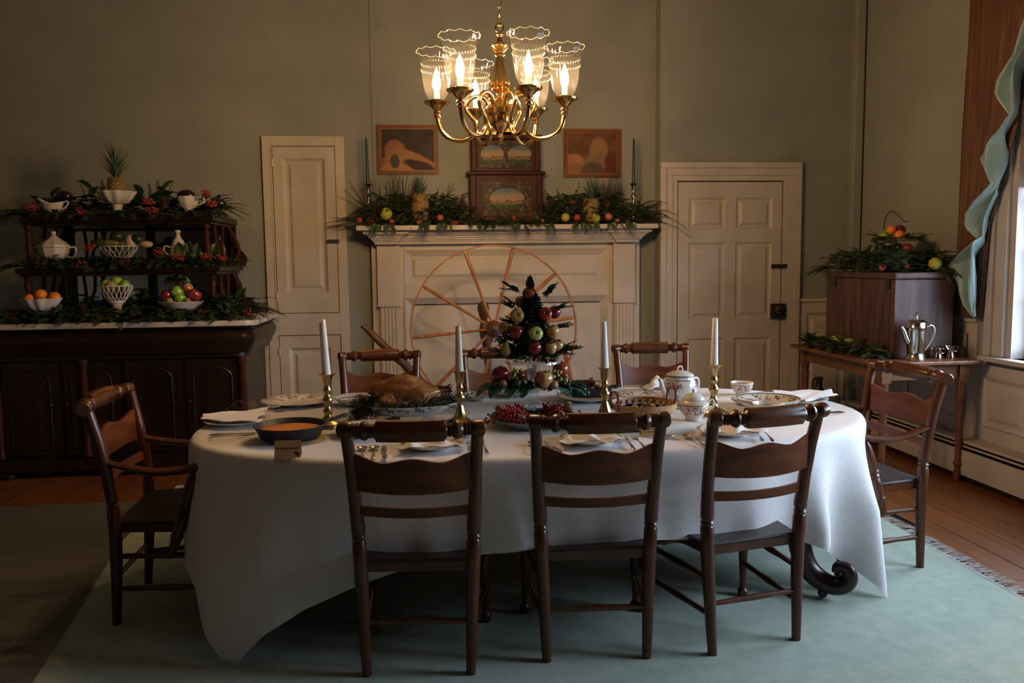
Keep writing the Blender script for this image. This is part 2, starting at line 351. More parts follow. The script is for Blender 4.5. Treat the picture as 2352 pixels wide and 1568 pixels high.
# ================================================================ ROOM SHELL
XL, XR, YF, YB, YD, ZC = -4.6, 3.5, -3.4, 6.60, 6.45, 3.95
mb = MB().box(XL, XR + .2, YF, YB + .2, -0.06, -0.022)
floor = struct('floor', mb, 'gap')
bx = XL; k = 0
random.seed(3)
while bx < XR:
    wdt = min(0.182, XR - bx)
    ys = [YF] + sorted([YF + 3.3 + 1.1 * random.random(), YF + 6.2 + 1.6 * random.random()]) + [YB]
    for a, b in zip(ys, ys[1:]):
        o = obj('floor_board', MB().box(bx + .0022, bx + wdt - .0022, a + .002, b - .002, -0.022, random.uniform(-.0012, 0)), 'board', floor, smooth=False)
    bx += wdt
# back wall: left part and chimney breast, then the door wall standing 15 cm forward
mb = MB(); mb.box(XL, 1.855, YB, YB + .15, 0, ZC)
wall_back = struct('wall_back', mb, 'wall', smooth=False)
obj('chimney_breast', MB().box(-0.385, 1.853, YB - .012, YB, 0, ZC), 'wall', wall_back, smooth=False)
struct('wall_back_door', MB().box(1.853, XR, YD, YB + .15, 0, ZC), 'wall', smooth=False)
# right wall with window openings
mb = MB(); ys = [YF]
for y0, y1, z0, z1 in sorted(WIN): ys += [y0, y1]
ys.append(YB)
for i in range(0, len(ys), 2): mb.box(XR, XR + .22, ys[i], ys[i + 1], 0, ZC)
for y0, y1, z0, z1 in WIN: mb.box(XR, XR + .22, y0, y1, 0, z0); mb.box(XR, XR + .22, y0, y1, z1, ZC)
struct('wall_right', mb, 'wall', smooth=False)
struct('wall_left', MB().box(XL - .15, XL, YF, YB + .15, 0, ZC), 'wall', smooth=False)
struct('wall_front', MB().box(XL, XR + .2, YF - .15, YF, 0, ZC), 'darkwall', smooth=False)
struct('ceiling', MB().box(XL - .1, XR + .2, YF - .1, YB + .2, ZC, ZC + .12), 'ceiling', smooth=False)
# boxed pipe in the corner
struct('trim_1', MB().box(3.405, 3.485, YD - .085, YD, 0, ZC), 'wall', smooth=False, bevel=.012)

def frame_bevel(mb, x0, x1, z0, z1, y, depth, wdt):   # sloped moulding round a rectangle in the xz plane (front face at y, sinking to y+depth)
    o = [(x0, y, z0), (x1, y, z0), (x1, y, z1), (x0, y, z1)]
    i = [(x0 + wdt, y + depth, z0 + wdt), (x1 - wdt, y + depth, z0 + wdt), (x1 - wdt, y + depth, z1 - wdt), (x0 + wdt, y + depth, z1 - wdt)]
    mb.add(o + i, [(k, (k + 1) % 4, 4 + (k + 1) % 4, 4 + k) for k in range(4)])
def slab_with_panels(x0, x1, z0, z1, y, thick, panels, raised=True, sink=.018, bw=.022):
    """door leaf: a slab whose front at y has sunk panels, built from strips"""
    mb = MB(); xs = sorted({x0, x1} | {p[0] for p in panels} | {p[1] for p in panels}); zs = sorted({z0, z1} | {p[2] for p in panels} | {p[3] for p in panels})
    for a, b in zip(xs, xs[1:]):
        for c, d in zip(zs, zs[1:]):
            if any(p[0] <= a + 1e-6 and b <= p[1] + 1e-6 and p[2] <= c + 1e-6 and d <= p[3] + 1e-6 for p in panels): continue
            mb.box(a, b, y, y + thick, c, d)
    return mb
def panel_piece(p, y, sink=.02, bw=.022, raise_w=.05):
    x0, x1, z0, z1 = p; mb = MB(); frame_bevel(mb, x0, x1, z0, z1, y + .001, sink, bw)
    mb.box(x0 + bw, x1 - bw, y + sink, y + sink + .004, z0 + bw, z1 - bw)
    if x1 - x0 > .14:
        a = bw + raise_w * .35
        X0, X1, Z0, Z1 = x0 + a, x1 - a, z0 + a, z1 - a
        o = [(X0, y + sink, Z0), (X1, y + sink, Z0), (X1, y + sink, Z1), (X0, y + sink, Z1)]; b = .022
        i = [(X0 + b, y + sink - .012, Z0 + b), (X1 - b, y + sink - .012, Z0 + b), (X1 - b, y + sink - .012, Z1 - b), (X0 + b, y + sink - .012, Z1 - b)]
        mb.add(o + i, [(k, (k + 1) % 4, 4 + (k + 1) % 4, 4 + k) for k in range(4)] + [(4, 5, 6, 7)])
    return mb
# --- door_1: tall narrow cupboard front left of the mantel
d1 = struct('door_1', MB().box(-1.223, -1.150, YB - .03, YB + .0, 0, 2.393).box(-.672, -.604, YB - .03, YB, 0, 2.393).box(-1.150, -.672, YB - .03, YB, 2.318, 2.393)
            .box(-1.150, -.672, YB - .03, YB, .865, 1.035).box(-1.150, -.672, YB - .03, YB, 0, .1), 'cream', smooth=False, bevel=.003)
obj('frame_bead', MB().box(-1.158, -1.149, YB - .036, YB - .028, 1.03, 2.32).box(-.673, -.664, YB - .036, YB - .028, 1.03, 2.32).box(-1.158, -.664, YB - .036, YB - .028, 2.317, 2.326), 'cream', d1, smooth=False)
obj('dark_gap', MB().box(-1.149, -.673, YB - .002, YB - .001, .1, 2.317), 'gap', d1, smooth=False)
for nm, z0, z1, pz0, pz1 in (('cupboard_door', 1.040, 2.312, 1.190, 2.225), ('cupboard_door', .105, .860, .20, .765)):
    p = (-1.072, -.755, pz0, pz1)
    lf = obj(nm, slab_with_panels(-1.144, -.678, z0, z1, YB - .027, .022, [p]), 'cream', d1, smooth=False)
    obj('panel', panel_piece(p, YB - .027), 'cream', lf, smooth=False)
    for hz in (z0 + .12, z1 - .12): obj('hinge', MB().lathe([(.005, -.03), (.0075, -.028), (.0075, .028), (.005, .03)], 8, (-1.147, YB - .034, hz)), 'cream', lf)
obj('latch', MB().box(-.745, -.662, YB - .046, YB - .028, 1.577, 1.605).prism([(-.765, 1.591), (-.745, 1.605), (-.745, 1.577)], lambda u, v, h: (u, h, v), YB - .046, YB - .03), 'iron', d1, smooth=False)
# wainscot between sideboard and cupboard
tr = struct('trim_2', MB().box(-1.47, -1.223, YB - .02, YB, 0, 1.03).box(-1.47, -1.223, YB - .035, YB, 1.03, 1.055), 'cream', smooth=False, bevel=.003)
obj('panel', panel_piece((-1.44, -1.275, .15, .925), YB - .036, sink=.014, bw=.02), 'cream', tr, smooth=False)
struct('baseboard_back', MB().box(XL, -.46, YB - .025, YB, 0, .14), 'cream', smooth=False)
# --- door_2: six-panel door on the forward wall
mb = MB()
for (a, b, dpt) in ((0, .045, .05), (.045, .10, .035), (.10, .142, .022)):
    mb.box(1.85 + a, 1.85 + b, YD - dpt, YD, 0, 2.178 - b); mb.box(3.003 - b, 3.003 - a, YD - dpt, YD, 0, 2.178 - b)
    mb.box(1.85 + a, 3.003 - a, YD - dpt, YD, 2.178 - b, 2.178 - a)
d2 = struct('door_2', mb, 'cream', smooth=False, bevel=.003)
obj('dark_gap', MB().box(1.992, 2.861, YD - .003, YD - .001, 0, 2.036), 'gap', d2, smooth=False)
pans = []
for (z0, z1) in ((1.655, 1.905), (.935, 1.55), (.10, .785)):
    pans += [(2.085, 2.385, z0, z1), (2.470, 2.772, z0, z1)]
lf = obj('door_leaf', slab_with_panels(1.999, 2.852, .01, 2.026, YD - .018, .014, pans), 'cream', d2, smooth=False)
for p in pans: obj('panel', panel_piece(p, YD - .018, sink=.013, bw=.016, raise_w=.04), 'cream', lf, smooth=False)
lk = obj('lock', MB().box(2.765, 2.885, YD - .055, YD - .019, .935, 1.055), 'iron', d2, smooth=False, bevel=.004)
obj('knob', MB().lathe([(.008, 0), (.008, .03), (.024, .035), (.028, .05), (.02, .062), (.0, .064)], 14, (2.800, YD - .055, 1.01), Matrix.Rotation(R(90), 3, 'X')), 'silverdark', lk)
obj('latch', MB().box(2.770, 2.895, YD - .036, YD - .019, 1.340, 1.372), 'iron', d2, smooth=False)
# wainscot right of door_2 and on the right wall, with chair rails
tr = struct('trim_3', MB().box(3.003, XR, YD - .018, YD, 0, 1.07).box(3.003, XR, YD - .035, YD, 1.065, 1.092), 'cream', smooth=False, bevel=.003)
obj('panel', panel_piece((3.07, 3.40, .2, .975), YD - .034, sink=.014), 'cream', tr, smooth=False)
wy = sorted(WIN)
def railbox(mb, y0, y1, z0, z1, d): mb.box(XR - d, XR, y0, y1, z0, z1)
mb = MB()
railbox(mb, 4.90, YD, 0, 1.0, .02); railbox(mb, 4.90, YD, 1.0, 1.03, .035)
railbox(mb, YF, 1.45, 0, 1.0, .02); railbox(mb, YF, 1.45, 1.0, 1.03, .035)
railbox(mb, 1.45, 4.90, 0, .74, .02)
tr = struct('trim_4', mb, 'white', smooth=False)
def wpanel(y0, y1, z0, z1, x=XR - .036):
    mb = panel_piece((y0, y1, z0, z1), 0, sink=.013, bw=.02); mb.v = [(x + v[1], v[0], v[2]) for v in mb.v]; mb.f = [f[::-1] for f in mb.f]; return mb
for a, b, c, d in ((5.62, 6.35, .36, .93), (4.98, 5.52, .36, .93), (4.42, 4.80, .36, .66), (3.95, 4.33, .36, .66), (3.45, 3.86, .36, .66)):
    obj('panel', wpanel(a, b, c, d), 'white', tr, smooth=False)
# windows
def window(n, y0, y1, z0, z1):
    mb = MB(); cw = .15
    for (a, b, d) in ((0, .06, .05), (.06, cw, .032)):
        mb.box(XR - d, XR, y1 + cw - b + .035, y1 + cw - a + .035, z0 + .001, z1 + cw - b); mb.box(XR - d, XR, y0 - cw + a, y0 - cw + b, z0 + .001, z1 + cw - b)
        mb.box(XR - d, XR, y0 - cw + a, y1 + cw - a + .035, z1 + cw - b, z1 + cw - a)
    w_ = struct('window_%d' % n, mb, 'white', smooth=False, bevel=.004)
    obj('sill', MB().box(XR - .075, XR + .22, y0 - .17, y1 + .20, z0 - .03, z0), 'white', w_, smooth=False, bevel=.006)
    obj('jamb', MB().box(XR - .006, XR + .2, y1 - .012, y1 + .034, z0, z1 + .034).box(XR - .006, XR + .2, y0 - .03, y0 + .012, z0, z1 + .034).box(XR - .006, XR + .2, y0 + .012, y1 - .012, z1 - .012, z1 + .034), 'white', w_, smooth=False)
    for (xa, za, zb) in ((XR + .10, z0, (z0 + z1) / 2 + .02), (XR + .14, (z0 + z1) / 2 - .02, z1 - .012)):
        A, B = y0 + .012, y1 - .012; fw = .055
        sash = obj('sash', MB().box(xa, xa + .038, A, A + fw, za, zb).box(xa, xa + .038, B - fw, B, za, zb).box(xa, xa + .038, A + fw, B - fw, za, za + .07).box(xa, xa + .038, A + fw, B - fw, zb - .05, zb), 'white', w_, smooth=False, bevel=.004)
        ny, nz = 3, 3; gy = (B - A - 2 * fw) / ny; gz = (zb - za - .12) / nz
        for i in range(1, ny): obj('muntin', MB().box(xa + .006, xa + .03, A + fw + gy * i - .011, A + fw + gy * i + .011, za + .07, zb - .05), 'white', sash, smooth=False)
        for j in range(1, nz): obj('muntin', MB().box(xa + .006, xa + .03, A + fw, B - fw, za + .07 + gz * j - .011, za + .07 + gz * j + .011), 'white', sash, smooth=False)
        for i in range(ny):
            for j in range(nz):
                obj('pane', MB().box(xa + .016, xa + .019, A + fw + gy * i + .011, A + fw + gy * (i + 1) - .011, za + .07 + gz * j + .011, za + .07 + gz * (j + 1) - .011), 'pane', sash, smooth=False)
    return w_
for i, wn in enumerate(WIN): window(i + 1, *wn)
# roller blinds
for i, (y0, y1, z0, z1) in enumerate(WIN):
    lab = ['taupe roller blind half lowered over the window on the right', 'taupe roller blind on the window nearer the viewer'][i]
    b_ = thing('roller_blind', lab, 'blind', (XR + .045, (y0 + y1) / 2, z1)); h = (y1 - y0) / 2 - .015
    obj('fabric', MB().box(-.001, .001, -h, h, -.90, -.03), 'blind', b_, smooth=False)
    obj('hem_bar', MB().box(-.006, .006, -h, h, -.925, -.90), 'blind', b_, smooth=False)
    obj('roller', MB().lathe([(.02, -h), (.02, h)], 12, (0, 0, -.03), Matrix.Rotation(R(90), 3, 'X')), 'blind', b_)
# ================================================================ CURTAIN + SWAG
mb = MB()
def drp(u, v):
    z = 1.035 + 2.25 * v; yl = 5.07 - .04 * v
    K = [(1.0, 4.80), (1.6, 4.76), (1.9, 4.665), (2.2, 4.56), (2.8, 4.37), (3.4, 4.25)]; yr = 4.25
    for (a, p), (b, q) in zip(K, K[1:]):
        if a <= z <= b: yr = p + (q - p) * (z - a) / (b - a)
    return (3.432 + .007 * sin((yr + (yl - yr) * u) * 190), yr + (yl - yr) * u, z)
mb.grid(40, 4, drp)
tag(obj('curtain', mb, 'drape', solid=.004), 'brown wood toned curtain panel hanging flat beside the window', 'curtain')
L_ = [(4.40, 2.80), (4.515, 2.547), (4.613, 2.422), (4.616, 2.361), (4.55, 2.225), (4.673, 2.107), (4.798, 2.007), (4.785, 1.941), (4.686, 1.840), (4.766, 1.769), (4.912, 1.645), (4.876, 1.589), (4.782, 1.524), (4.887, 1.44), (5.018, 1.353), (4.917, 1.249), (4.866, 1.113), (4.80, 1.044)]
R_ = [(4.30, 2.80), (4.44, 2.547), (4.47, 2.42), (4.475, 2.361), (4.50, 2.225), (4.60, 2.107), (4.615, 2.007), (4.615, 1.941), (4.650, 1.840), (4.685, 1.769), (4.70, 1.645), (4.74, 1.589), (4.752, 1.524), (4.757, 1.44), (4.762, 1.353), (4.766, 1.249), (4.775, 1.113), (4.79, 1.044)]
mb = MB()
def sw(u, v):
    f = v * (len(L_) - 1); i = min(int(f), len(L_) - 2); t = f - i
    ly = L_[i][0] * (1 - t) + L_[i + 1][0] * t; lz = L_[i][1] * (1 - t) + L_[i + 1][1] * t; ry = R_[i][0] * (1 - t) + R_[i + 1][0] * t
    wd = ly - ry; z = lz + (u * .10 if 0 < v < 1 else 0) * min(1, wd / .2)
    return (3.382 - .05 * sin(u * pi * 2.2 + v * 9) * min(1, wd / .12) + .01 * sin(u * 19 + v * 30), ly + (ry - ly) * u, z)
mb.grid(16, 102, sw)
tag(obj('window_swag', mb, 'satin', solid=.003, auto=180), 'teal satin swag falling in cascading folds at the window edge', 'drapery')
# ================================================================ HEATER
h_ = thing('baseboard_heater', 'white baseboard heater running low along the right wall', 'heater', (0, 0, 0))
obj('front_panel', MB().box(3.335, 3.35, .2, 6.30, .045, .205), 'white', h_, smooth=False, bevel=.003)
obj('top_cover', MB().box(3.35, 3.478, .2, 6.30, .245, .262).box(3.345, 3.36, .2, 6.30, .222, .232), 'white', h_, smooth=False, bevel=.002)
obj('back_plate', MB().box(3.46, 3.478, .2, 6.30, .02, .245).box(3.36, 3.46, .2, 6.30, .02, .03), 'gap', h_, smooth=False)
obj('end_cap', MB().box(3.335, 3.478, .17, .2, .02, .262).box(3.335, 3.478, 6.30, 6.33, .02, .262), 'white', h_, smooth=False)
struct('baseboard_right', MB().box(3.484, 3.4999, YF, YD, 0, .10), 'gap', smooth=False)
# ================================================================ RUG + MAT
rug = obj('area_rug', MB().grid(60, 70, lambda u, v: (-1.62 + .235 * (1 - v) + u * (4.05 - .235 * (1 - v)), -1.6 + 7.0 * v, .012 + .0012 * sin(u * 37) * sin(v * 29))), 'rug', auto=180)
tag(rug, 'pale green area rug under the dining table', 'rug')
obj('edge', MB().box(2.415, 2.432, -1.6, 5.4, 0, .0125), 'fringe', rug, smooth=False)
random.seed(11); mb = MB()
for i in range(1900):
    y = -1.4 + 6.8 * random.random(); x = 2.43; l = random.uniform(.05, .105); dy = random.uniform(-.05, .05); z = random.uniform(.003, .012); ww = random.uniform(.002, .004)
    p1 = (x + l * .5, y + dy * .3, z + .004); p2 = (x + l, y + dy, .004)
    mb.add([(x, y - ww, z), (x, y + ww, z), (p1[0], p1[1] + ww, p1[2]), (p1[0], p1[1] - ww, p1[2]), (p2[0], p2[1] + ww * .5, p2[2]), (p2[0], p2[1] - ww * .5, p2[2])], [(0, 3, 2, 1), (3, 5, 4, 2)])
fr = obj('fringe', mb, 'fringe', rug, smooth=False); fr['kind'] = 'stuff'
mb = MB(); mb.grid(30, 60, lambda u, v: ((-3.2) * (1 - u) + (-1.36 - .245 * ((-1.2 + 6.25 * v) - 2.86) / 1.62) * u , -1.2 + 6.25 * v, .017 + .002 * sin(v * 60) * (1 - abs(2 * u - 1)) + (.006 if abs(v - .835) < .009 else 0)))
tag(obj('floor_mat', mb, 'mat'), 'grey ribbed plastic floor mat along the left edge of the rug', 'mat')
# ================================================================ MANTEL
mt = thing('fireplace_mantel', 'white painted fireplace mantel with fluted pilasters behind the wheel', 'fireplace', (0.65, YB - .012, 0))
def B(x0, x1, y0, y1, z0, z1, mb=None): return (mb or MB()).box(x0 - .65, x1 - .65, y0 - YB + .012, y1 - YB + .012, z0, z1)
YM = YB - .012
obj('mantel_shelf', B(-.507, 1.800, 6.30, YM, 1.662, 1.698), 'cream', mt, smooth=False, bevel=.003)
mb = MB()
for (e, yy, z0, z1) in ((.045, 6.352, 1.636, 1.661), (.025, 6.372, 1.625, 1.637), (.005, 6.392, 1.607, 1.626), (-.012, 6.405, 1.592, 1.608), (-.022, 6.418, 1.580, 1.593), (-.036, 6.43, 1.560, 1.581)):
    B(-.42 - e, 1.72 + e, yy + .028, YM, z0, z1, mb)
    B(-.42 - e, -.17 + e, yy, YM, z0, z1, mb); B(1.46 - e, 1.72 + e, yy, YM, z0, z1, mb)
obj('cornice', mb, 'cream', mt, smooth=False, bevel=.003)
obj('backing', B(-.415, -.165, 6.53, YM, 0, 1.56), 'cream', mt, smooth=False); obj('backing', B(1.445, 1.712, 6.53, YM, 0, 1.56), 'cream', mt, smooth=False)
for x0, x1 in ((-.372, -.20), (1.49, 1.666)):
    pl = obj('pilaster', B(x0, x1, 6.485, 6.53, 1.09, 1.56, B(x0 + .012, x1 - .012, 6.50, 6.53, .16, 1.09, B(x0 - .004, x1 + .004, 6.478, 6.53, 1.08, 1.095, B(x0 - .01, x1 + .01, 6.48, 6.53, 0, .16)))), 'cream', mt, smooth=False, bevel=.002)
    for k in range(5):
        xx = x0 + .030 + k * (x1 - x0 - .06) / 4
        obj('flute', MB().lathe([(.011, .17), (.011, 1.075)], 8, (xx - .65, 6.50 - YM, 0), None, (1, .8)), 'cream', pl)
fz = obj('frieze', B(-.165, 1.445, 6.525, YM, 1.14, 1.245, B(-.165, 1.445, 6.525, YM, 1.515, 1.56, B(-.165, -.16, 6.525, YM, 1.245, 1.515))), 'cream', mt, smooth=False, bevel=.002)
pp = panel_piece((-.16, 1.445, 1.245, 1.515), 6.525, sink=.03, bw=.05, raise_w=.02); pp.v = [(v[0] - .65, v[1] - YM, v[2]) for v in pp.v]
obj('frieze_panel', pp, 'cream', mt, smooth=False)
mb = MB(); pp = MB(); frame_bevel(pp, -.165, 1.445, -.05, 1.14, 6.515, .035, .055); pp.v = [(v[0] - .65, v[1] - YM, v[2]) for v in pp.v]
obj('opening_moulding', pp, 'cream', mt, smooth=False)
fb = obj('fireboard', B(-.11, 1.39, 6.545, YM, 0, 1.085), 'cream', mt, smooth=False)
obj('fireboard_gap', B(-.105, 1.385, 6.540, 6.5445, 1.085, 1.093), 'gap', mt, smooth=False)
# ================================================================ CLOCK, PICTURES
c_ = thing('mantel_clock', 'tall dark mahogany shelf clock with painted glass panels above the mantel', 'clock', (.635, 6.44, 1.70))
obj('lower_case', MB().box(-.285, .285, 0, .14, 0, .385), 'redwood', c_, smooth=False, bevel=.006)
obj('waist_moulding', MB().box(-.305, .305, -.02, .14, .385, .41), 'redwood', c_, smooth=False, bevel=.006)
obj('upper_case', MB().box(-.27, .27, .01, .14, .41, .655).box(-.285, .285, 0, .14, .655, .69), 'redwood', c_, smooth=False, bevel=.006)
for s_ in (-1, 1): obj('column', MB().box(min(s_ * .265, s_ * .225), max(s_ * .265, s_ * .225), -.012, .01, .41, .655), 'redwood', c_, smooth=False, bevel=.006); obj('column', MB().box(min(s_ * .28, s_ * .235), max(s_ * .28, s_ * .235), -.012, 0, .02, .385), 'redwood', c_, smooth=False, bevel=.006)
def ell(cx, cz, a, b, y, n=28): 
    return MB().add([(cx, y, cz)] + [(cx + a * cos(2 * pi * k / n), y, cz + b * sin(2 * pi * k / n)) for k in range(n)], [(0, 1 + k, 1 + (k + 1) % n) for k in range(n)])
def scenic(name, z0, z1, flip=1):
    m, t, b = nt(name); b.inputs['Roughness'].default_value = 0.4; b.inputs['Specular IOR Level'].default_value = 0.15
    tc = t.nodes.new('ShaderNodeTexCoord'); sp = node(t, 'ShaderNodeSeparateXYZ'); t.links.new(tc.outputs['Object'], sp.inputs[0])
    n = node(t, 'ShaderNodeTexNoise', Scale=34.0, Detail=2.0); t.links.new(tc.outputs['Object'], n.inputs['Vector'])
    mr = node(t, 'ShaderNodeMapRange'); mr.inputs['From Min'].default_value = z0; mr.inputs['From Max'].default_value = z1; t.links.new(sp.outputs['Z'], mr.inputs['Value'])
    ad = node(t, 'ShaderNodeMath', operation='MULTIPLY_ADD'); ad.inputs[1].default_value = .42; t.links.new(n.outputs['Fac'], ad.inputs[0]); 
    sb = node(t, 'ShaderNodeMath', operation='SUBTRACT'); t.links.new(mr.outputs[0], sb.inputs[0]); sb.inputs[1].default_value = .21; t.links.new(sb.outputs[0], ad.inputs[2])
    t.links.new(ramp(t, ad.outputs[0], [(0, (.012, .022, .008)), (.27, (.022, .04, .012)), (.31, (.20, .15, .11)), (.40, (.07, .025, .015)), (.45, (.28, .17, .09)), (.68, (.22, .17, .12)), (.85, (.06, .10, .14))]), b.inputs['Base Color']); return m
gil = mat('gilt_scroll_print', (.010, .008, .006), (.11, .055, .022), (45, 45, 45), rough=.4, lo=.54, hi=.58, spec=.15)
pg = obj('painted_glass', MB().box(-.205, .205, .004, .012, .44, .635), gil, c_, smooth=False)
obj('scene_disc', ell(-.105, .535, .09, .075, .0005), scenic('painted_village', .46, .61), pg, smooth=False)
obj('scene_disc', ell(.105, .535, .09, .075, .0005), scenic('painted_river', .46, .61), pg, smooth=False)
pg = obj('painted_glass', MB().box(-.18, .19, -.008, 0, .07, .33), gil, c_, smooth=False)
obj('scene_oval', ell(.005, .20, .135, .085, -.0095), scenic('painted_meadow', .115, .285), pg, smooth=False)
obj('oval_ring', MB().tube([(.005 + .137 * cos(2 * pi * k / 32), -.010, .20 + .087 * sin(2 * pi * k / 32)) for k in range(33)], .0022, 5), 'brassdull', pg)
sc_ = MB()
sc_.mi = 0; sc_.box(-.07, .07, .05, .065, .69, .72); sc_.prism([(-.20, .69), (-.16, .75), (-.10, .715), (-.05, .73), (0, .76), (.05, .73), (.10, .715), (.16, .75), (.20, .69)], lambda u, v, h: (u, h, v), .05, .07)
obj('crest', sc_, 'brassdull', c_, smooth=False, bevel=.003)
def picture(x0, x1, z0, z1, label, blobs, bgc):
    cx, cz = (x0 + x1) / 2, (z0 + z1) / 2; hw, hh = (x1 - x0) / 2, (z1 - z0) / 2
    p = thing('framed_picture', label, 'picture', (cx, YM - .001, cz), rot=(0, 0, 0)); fw = .030
    mb = MB()
    for a, b, d in ((0, .012, .022), (.012, .024, .034), (.024, fw, .018)):
        mb.box(-hw + a, hw - a, -d, 0, hh - b, hh - a).box(-hw + a, hw - a, -d, 0, -hh + a, -hh + b).box(-hw + a, -hw + b, -d, 0, -hh + b, hh - b).box(hw - b, hw - a, -d, 0, -hh + b, hh - b)
    obj('frame', mb, 'picframe', p, smooth=False)
    mb = MB(); a, b = fw, fw + .004
    mb.box(-hw + a, hw - a, -.020, 0, hh - b, hh - a).box(-hw + a, hw - a, -.020, 0, -hh + a, -hh + b).box(-hw + a, -hw + b, -.020, 0, -hh + b, hh - b).box(hw - b, hw - a, -.020, 0, -hh + b, hh - b)
    obj('gilt_liner', mb, 'giltpaint', p, smooth=False)
    m, t, bs = nt('oil_canvas'); bs.inputs['Roughness'].default_value = .5; bs.inputs['Specular IOR Level'].default_value = .15
    tc = t.nodes.new('ShaderNodeTexCoord'); last = None
    nz = node(t, 'ShaderNodeTexNoise', Scale=9.0, Detail=3.0); t.links.new(tc.outputs['Object'], nz.inputs['Vector'])
    last = ramp(t, nz.outputs['Fac'], [(.35, bgc[0]), (.65, bgc[1])])
    dis = node(t, 'ShaderNodeMix', data_type='VECTOR'); dis.inputs['Factor'].default_value = .035
    t.links.new(tc.outputs['Object'], dis.inputs['A']); t.links.new(nz.outputs['Color'], dis.inputs['B'])
    for (bx_, bz_, sx, sz, ang, c) in blobs:
        mp = node(t, 'ShaderNodeMapping', vector_type='TEXTURE'); mp.inputs['Location'].default_value = (bx_ * hw, 0, bz_ * hh); mp.inputs['Rotation'].default_value = (0, ang, 0); mp.inputs['Scale'].default_value = (sx * hw, 1000, sz * hh)
        t.links.new(dis.outputs['Result'], mp.inputs[0]); ln = node(t, 'ShaderNodeVectorMath', operation='LENGTH'); t.links.new(mp.outputs[0], ln.inputs[0])
        mr = node(t, 'ShaderNodeMapRange', interpolation_type='SMOOTHSTEP'); mr.inputs['From Min'].default_value = 1.15; mr.inputs['From Max'].default_value = .8; t.links.new(ln.outputs['Value'], mr.inputs['Value'])
        mx = node(t, 'ShaderNodeMix', data_type='RGBA'); t.links.new(mr.outputs[0], mx.inputs['Factor']); t.links.new(last, mx.inputs['A']); mx.inputs['B'].default_value = (*c, 1); last = mx.outputs['Result']
    t.links.new(last, bs.inputs['Base Color'])
    obj('canvas', MB().box(-hw + .02, hw - .02, -.008, 0, -hh + .02, hh - .02), m, p, smooth=False)
M['giltpaint'] = mat('dull_gilt_paint', (.24, .12, .045), rough=.45)
M['picframe'] = wood('worn_gilt_wood', (.13, .045, .018), (.22, .085, .03), rough=.45, axis=0, scale=5, coat=0, spec=.2)
picture(-.352, .121, 2.100, 2.480, 'framed dark painting with a pale reclining form, left of the clock',
        [(-.35, .05, .34, .42, 0, (.26, .11, .05)), (.35, -.25, .75, .20, .42, (.30, .14, .065)), (-.2, -.3, .55, .30, 0, (.30, .145, .07)), (-.1, -.62, .85, .25, 0, (.34, .17, .06)), (.45, -.55, .55, .22, .35, (.035, .02, .022)), (-.35, -.35, .16, .3, 0, (.06, .05, .035))], ((.022, .016, .012), (.045, .04, .032)))
picture(1.107, 1.568, 2.075, 2.455, 'framed brown painting with a pale standing form, right of the clock',
        [(.3, .2, .32, .55, 0, (.26, .14, .065)), (.25, -.25, .6, .35, -.3, (.20, .13, .07)), (-.55, -.2, .35, .3, 0, (.34, .15, .07)), (-.5, -.65, .45, .4, 0, (.22, .12, .06)), (.1, -.6, .4, .4, 0, (.09, .065, .04)), (.75, -.3, .25, .5, 0, (.10, .03, .025))], ((.10, .045, .022), (.15, .07, .035)))
# ================================================================ SPINNING WHEEL
sw_ = thing('spinning_wheel', 'large oak spinning wheel with thin rim standing before the mantel', 'spinning wheel', (.485, 5.95, 0))
WC = V((0, 0, .935)); WR = .607
mb = MB(); n = 72
for k in range(n):
    a0, a1 = 2 * pi * k / n, 2 * pi * (k + 1) / n
    q = []
    for a in (a0, a1):
        for rr, yy in ((WR, -.018), (WR, .018), (WR - .011, .018), (WR - .011, -.018)): q.append((rr * cos(a), yy, WC.z + rr * sin(a)))
    mb.add(q, [(0, 4, 5, 1), (1, 5, 6, 2), (2, 6, 7, 3), (3, 7, 4, 0)])
obj('rim', mb, 'wheelwood', sw_)
for ad in (7, 41, 76, 110, 148, 185, 224, 258, 292, 328):
    a = R(ad); d = V((cos(a), 0, sin(a)))
    mb = MB().turned(WC + d * .05 + V((0, -.005, 0)), WC + d * (WR - .012), [(0, .009), (.3, .010), (.8, .0145), (.97, .013), (1, .009)], 8)
    obj('spoke', mb, 'wheelwood', sw_)
Ry = Matrix.Rotation(R(90), 3, 'X')
obj('hub', MB().lathe([(.0, -.12), (.035, -.115), (.055, -.09), (.062, -.05), (.062, .03), (.045, .07), (.03, .10), (.0, .105)], 20, WC, Ry), 'wheeldark', sw_)
obj('hub_cap', MB().lathe([(.022, .10), (.022, .135), (0, .14)], 14, WC, Ry), 'iron', sw_)
obj('wheel_post', MB().turned((-.02, .15, .42), (-.07, .15, 1.13), [(0, .03), (.2, .034), (.3, .022), (.45, .034), (.55, .03), (.66, .045), (.74, .040), (.80, .022), (.84, .034), (.93, .046), (.98, .034), (1, .01)], 14), 'wheeldark', sw_)
obj('bench', MB().tube([(.62, .15, .20), (-.55, .15, .44)], [.075, .06], 4, flat=(.45, 1.2)), 'wheeldark', sw_, smooth=False, bevel=.008)
obj('spindle_post', MB().turned((-.38, .13, .40), (-.95, .10, .975), [(0, .02), (.2, .03), (.25, .022), (.35, .034), (.5, .028), (.62, .036), (.70, .024), (.78, .030), (.9, .024), (1, .02)], 12), 'wheeldark', sw_)
for p0, p1 in (((.58, .10, .22), (.70, -.05, 0)), ((.58, .2, .22), (.72, .30, 0)), ((-.5, .15, .43), (-.62, .12, 0))):
    obj('leg', MB().turned(p0, p1, [(0, .02), (.3, .028), (.6, .022), (1, .018)], 10), 'wheeldark', sw_)
obj('brace', MB().turned((.60, .03, 0.42), (.50, .03, .83), [(0, .012), (.5, .018), (1, .012)], 8), 'wheelwood', sw_)
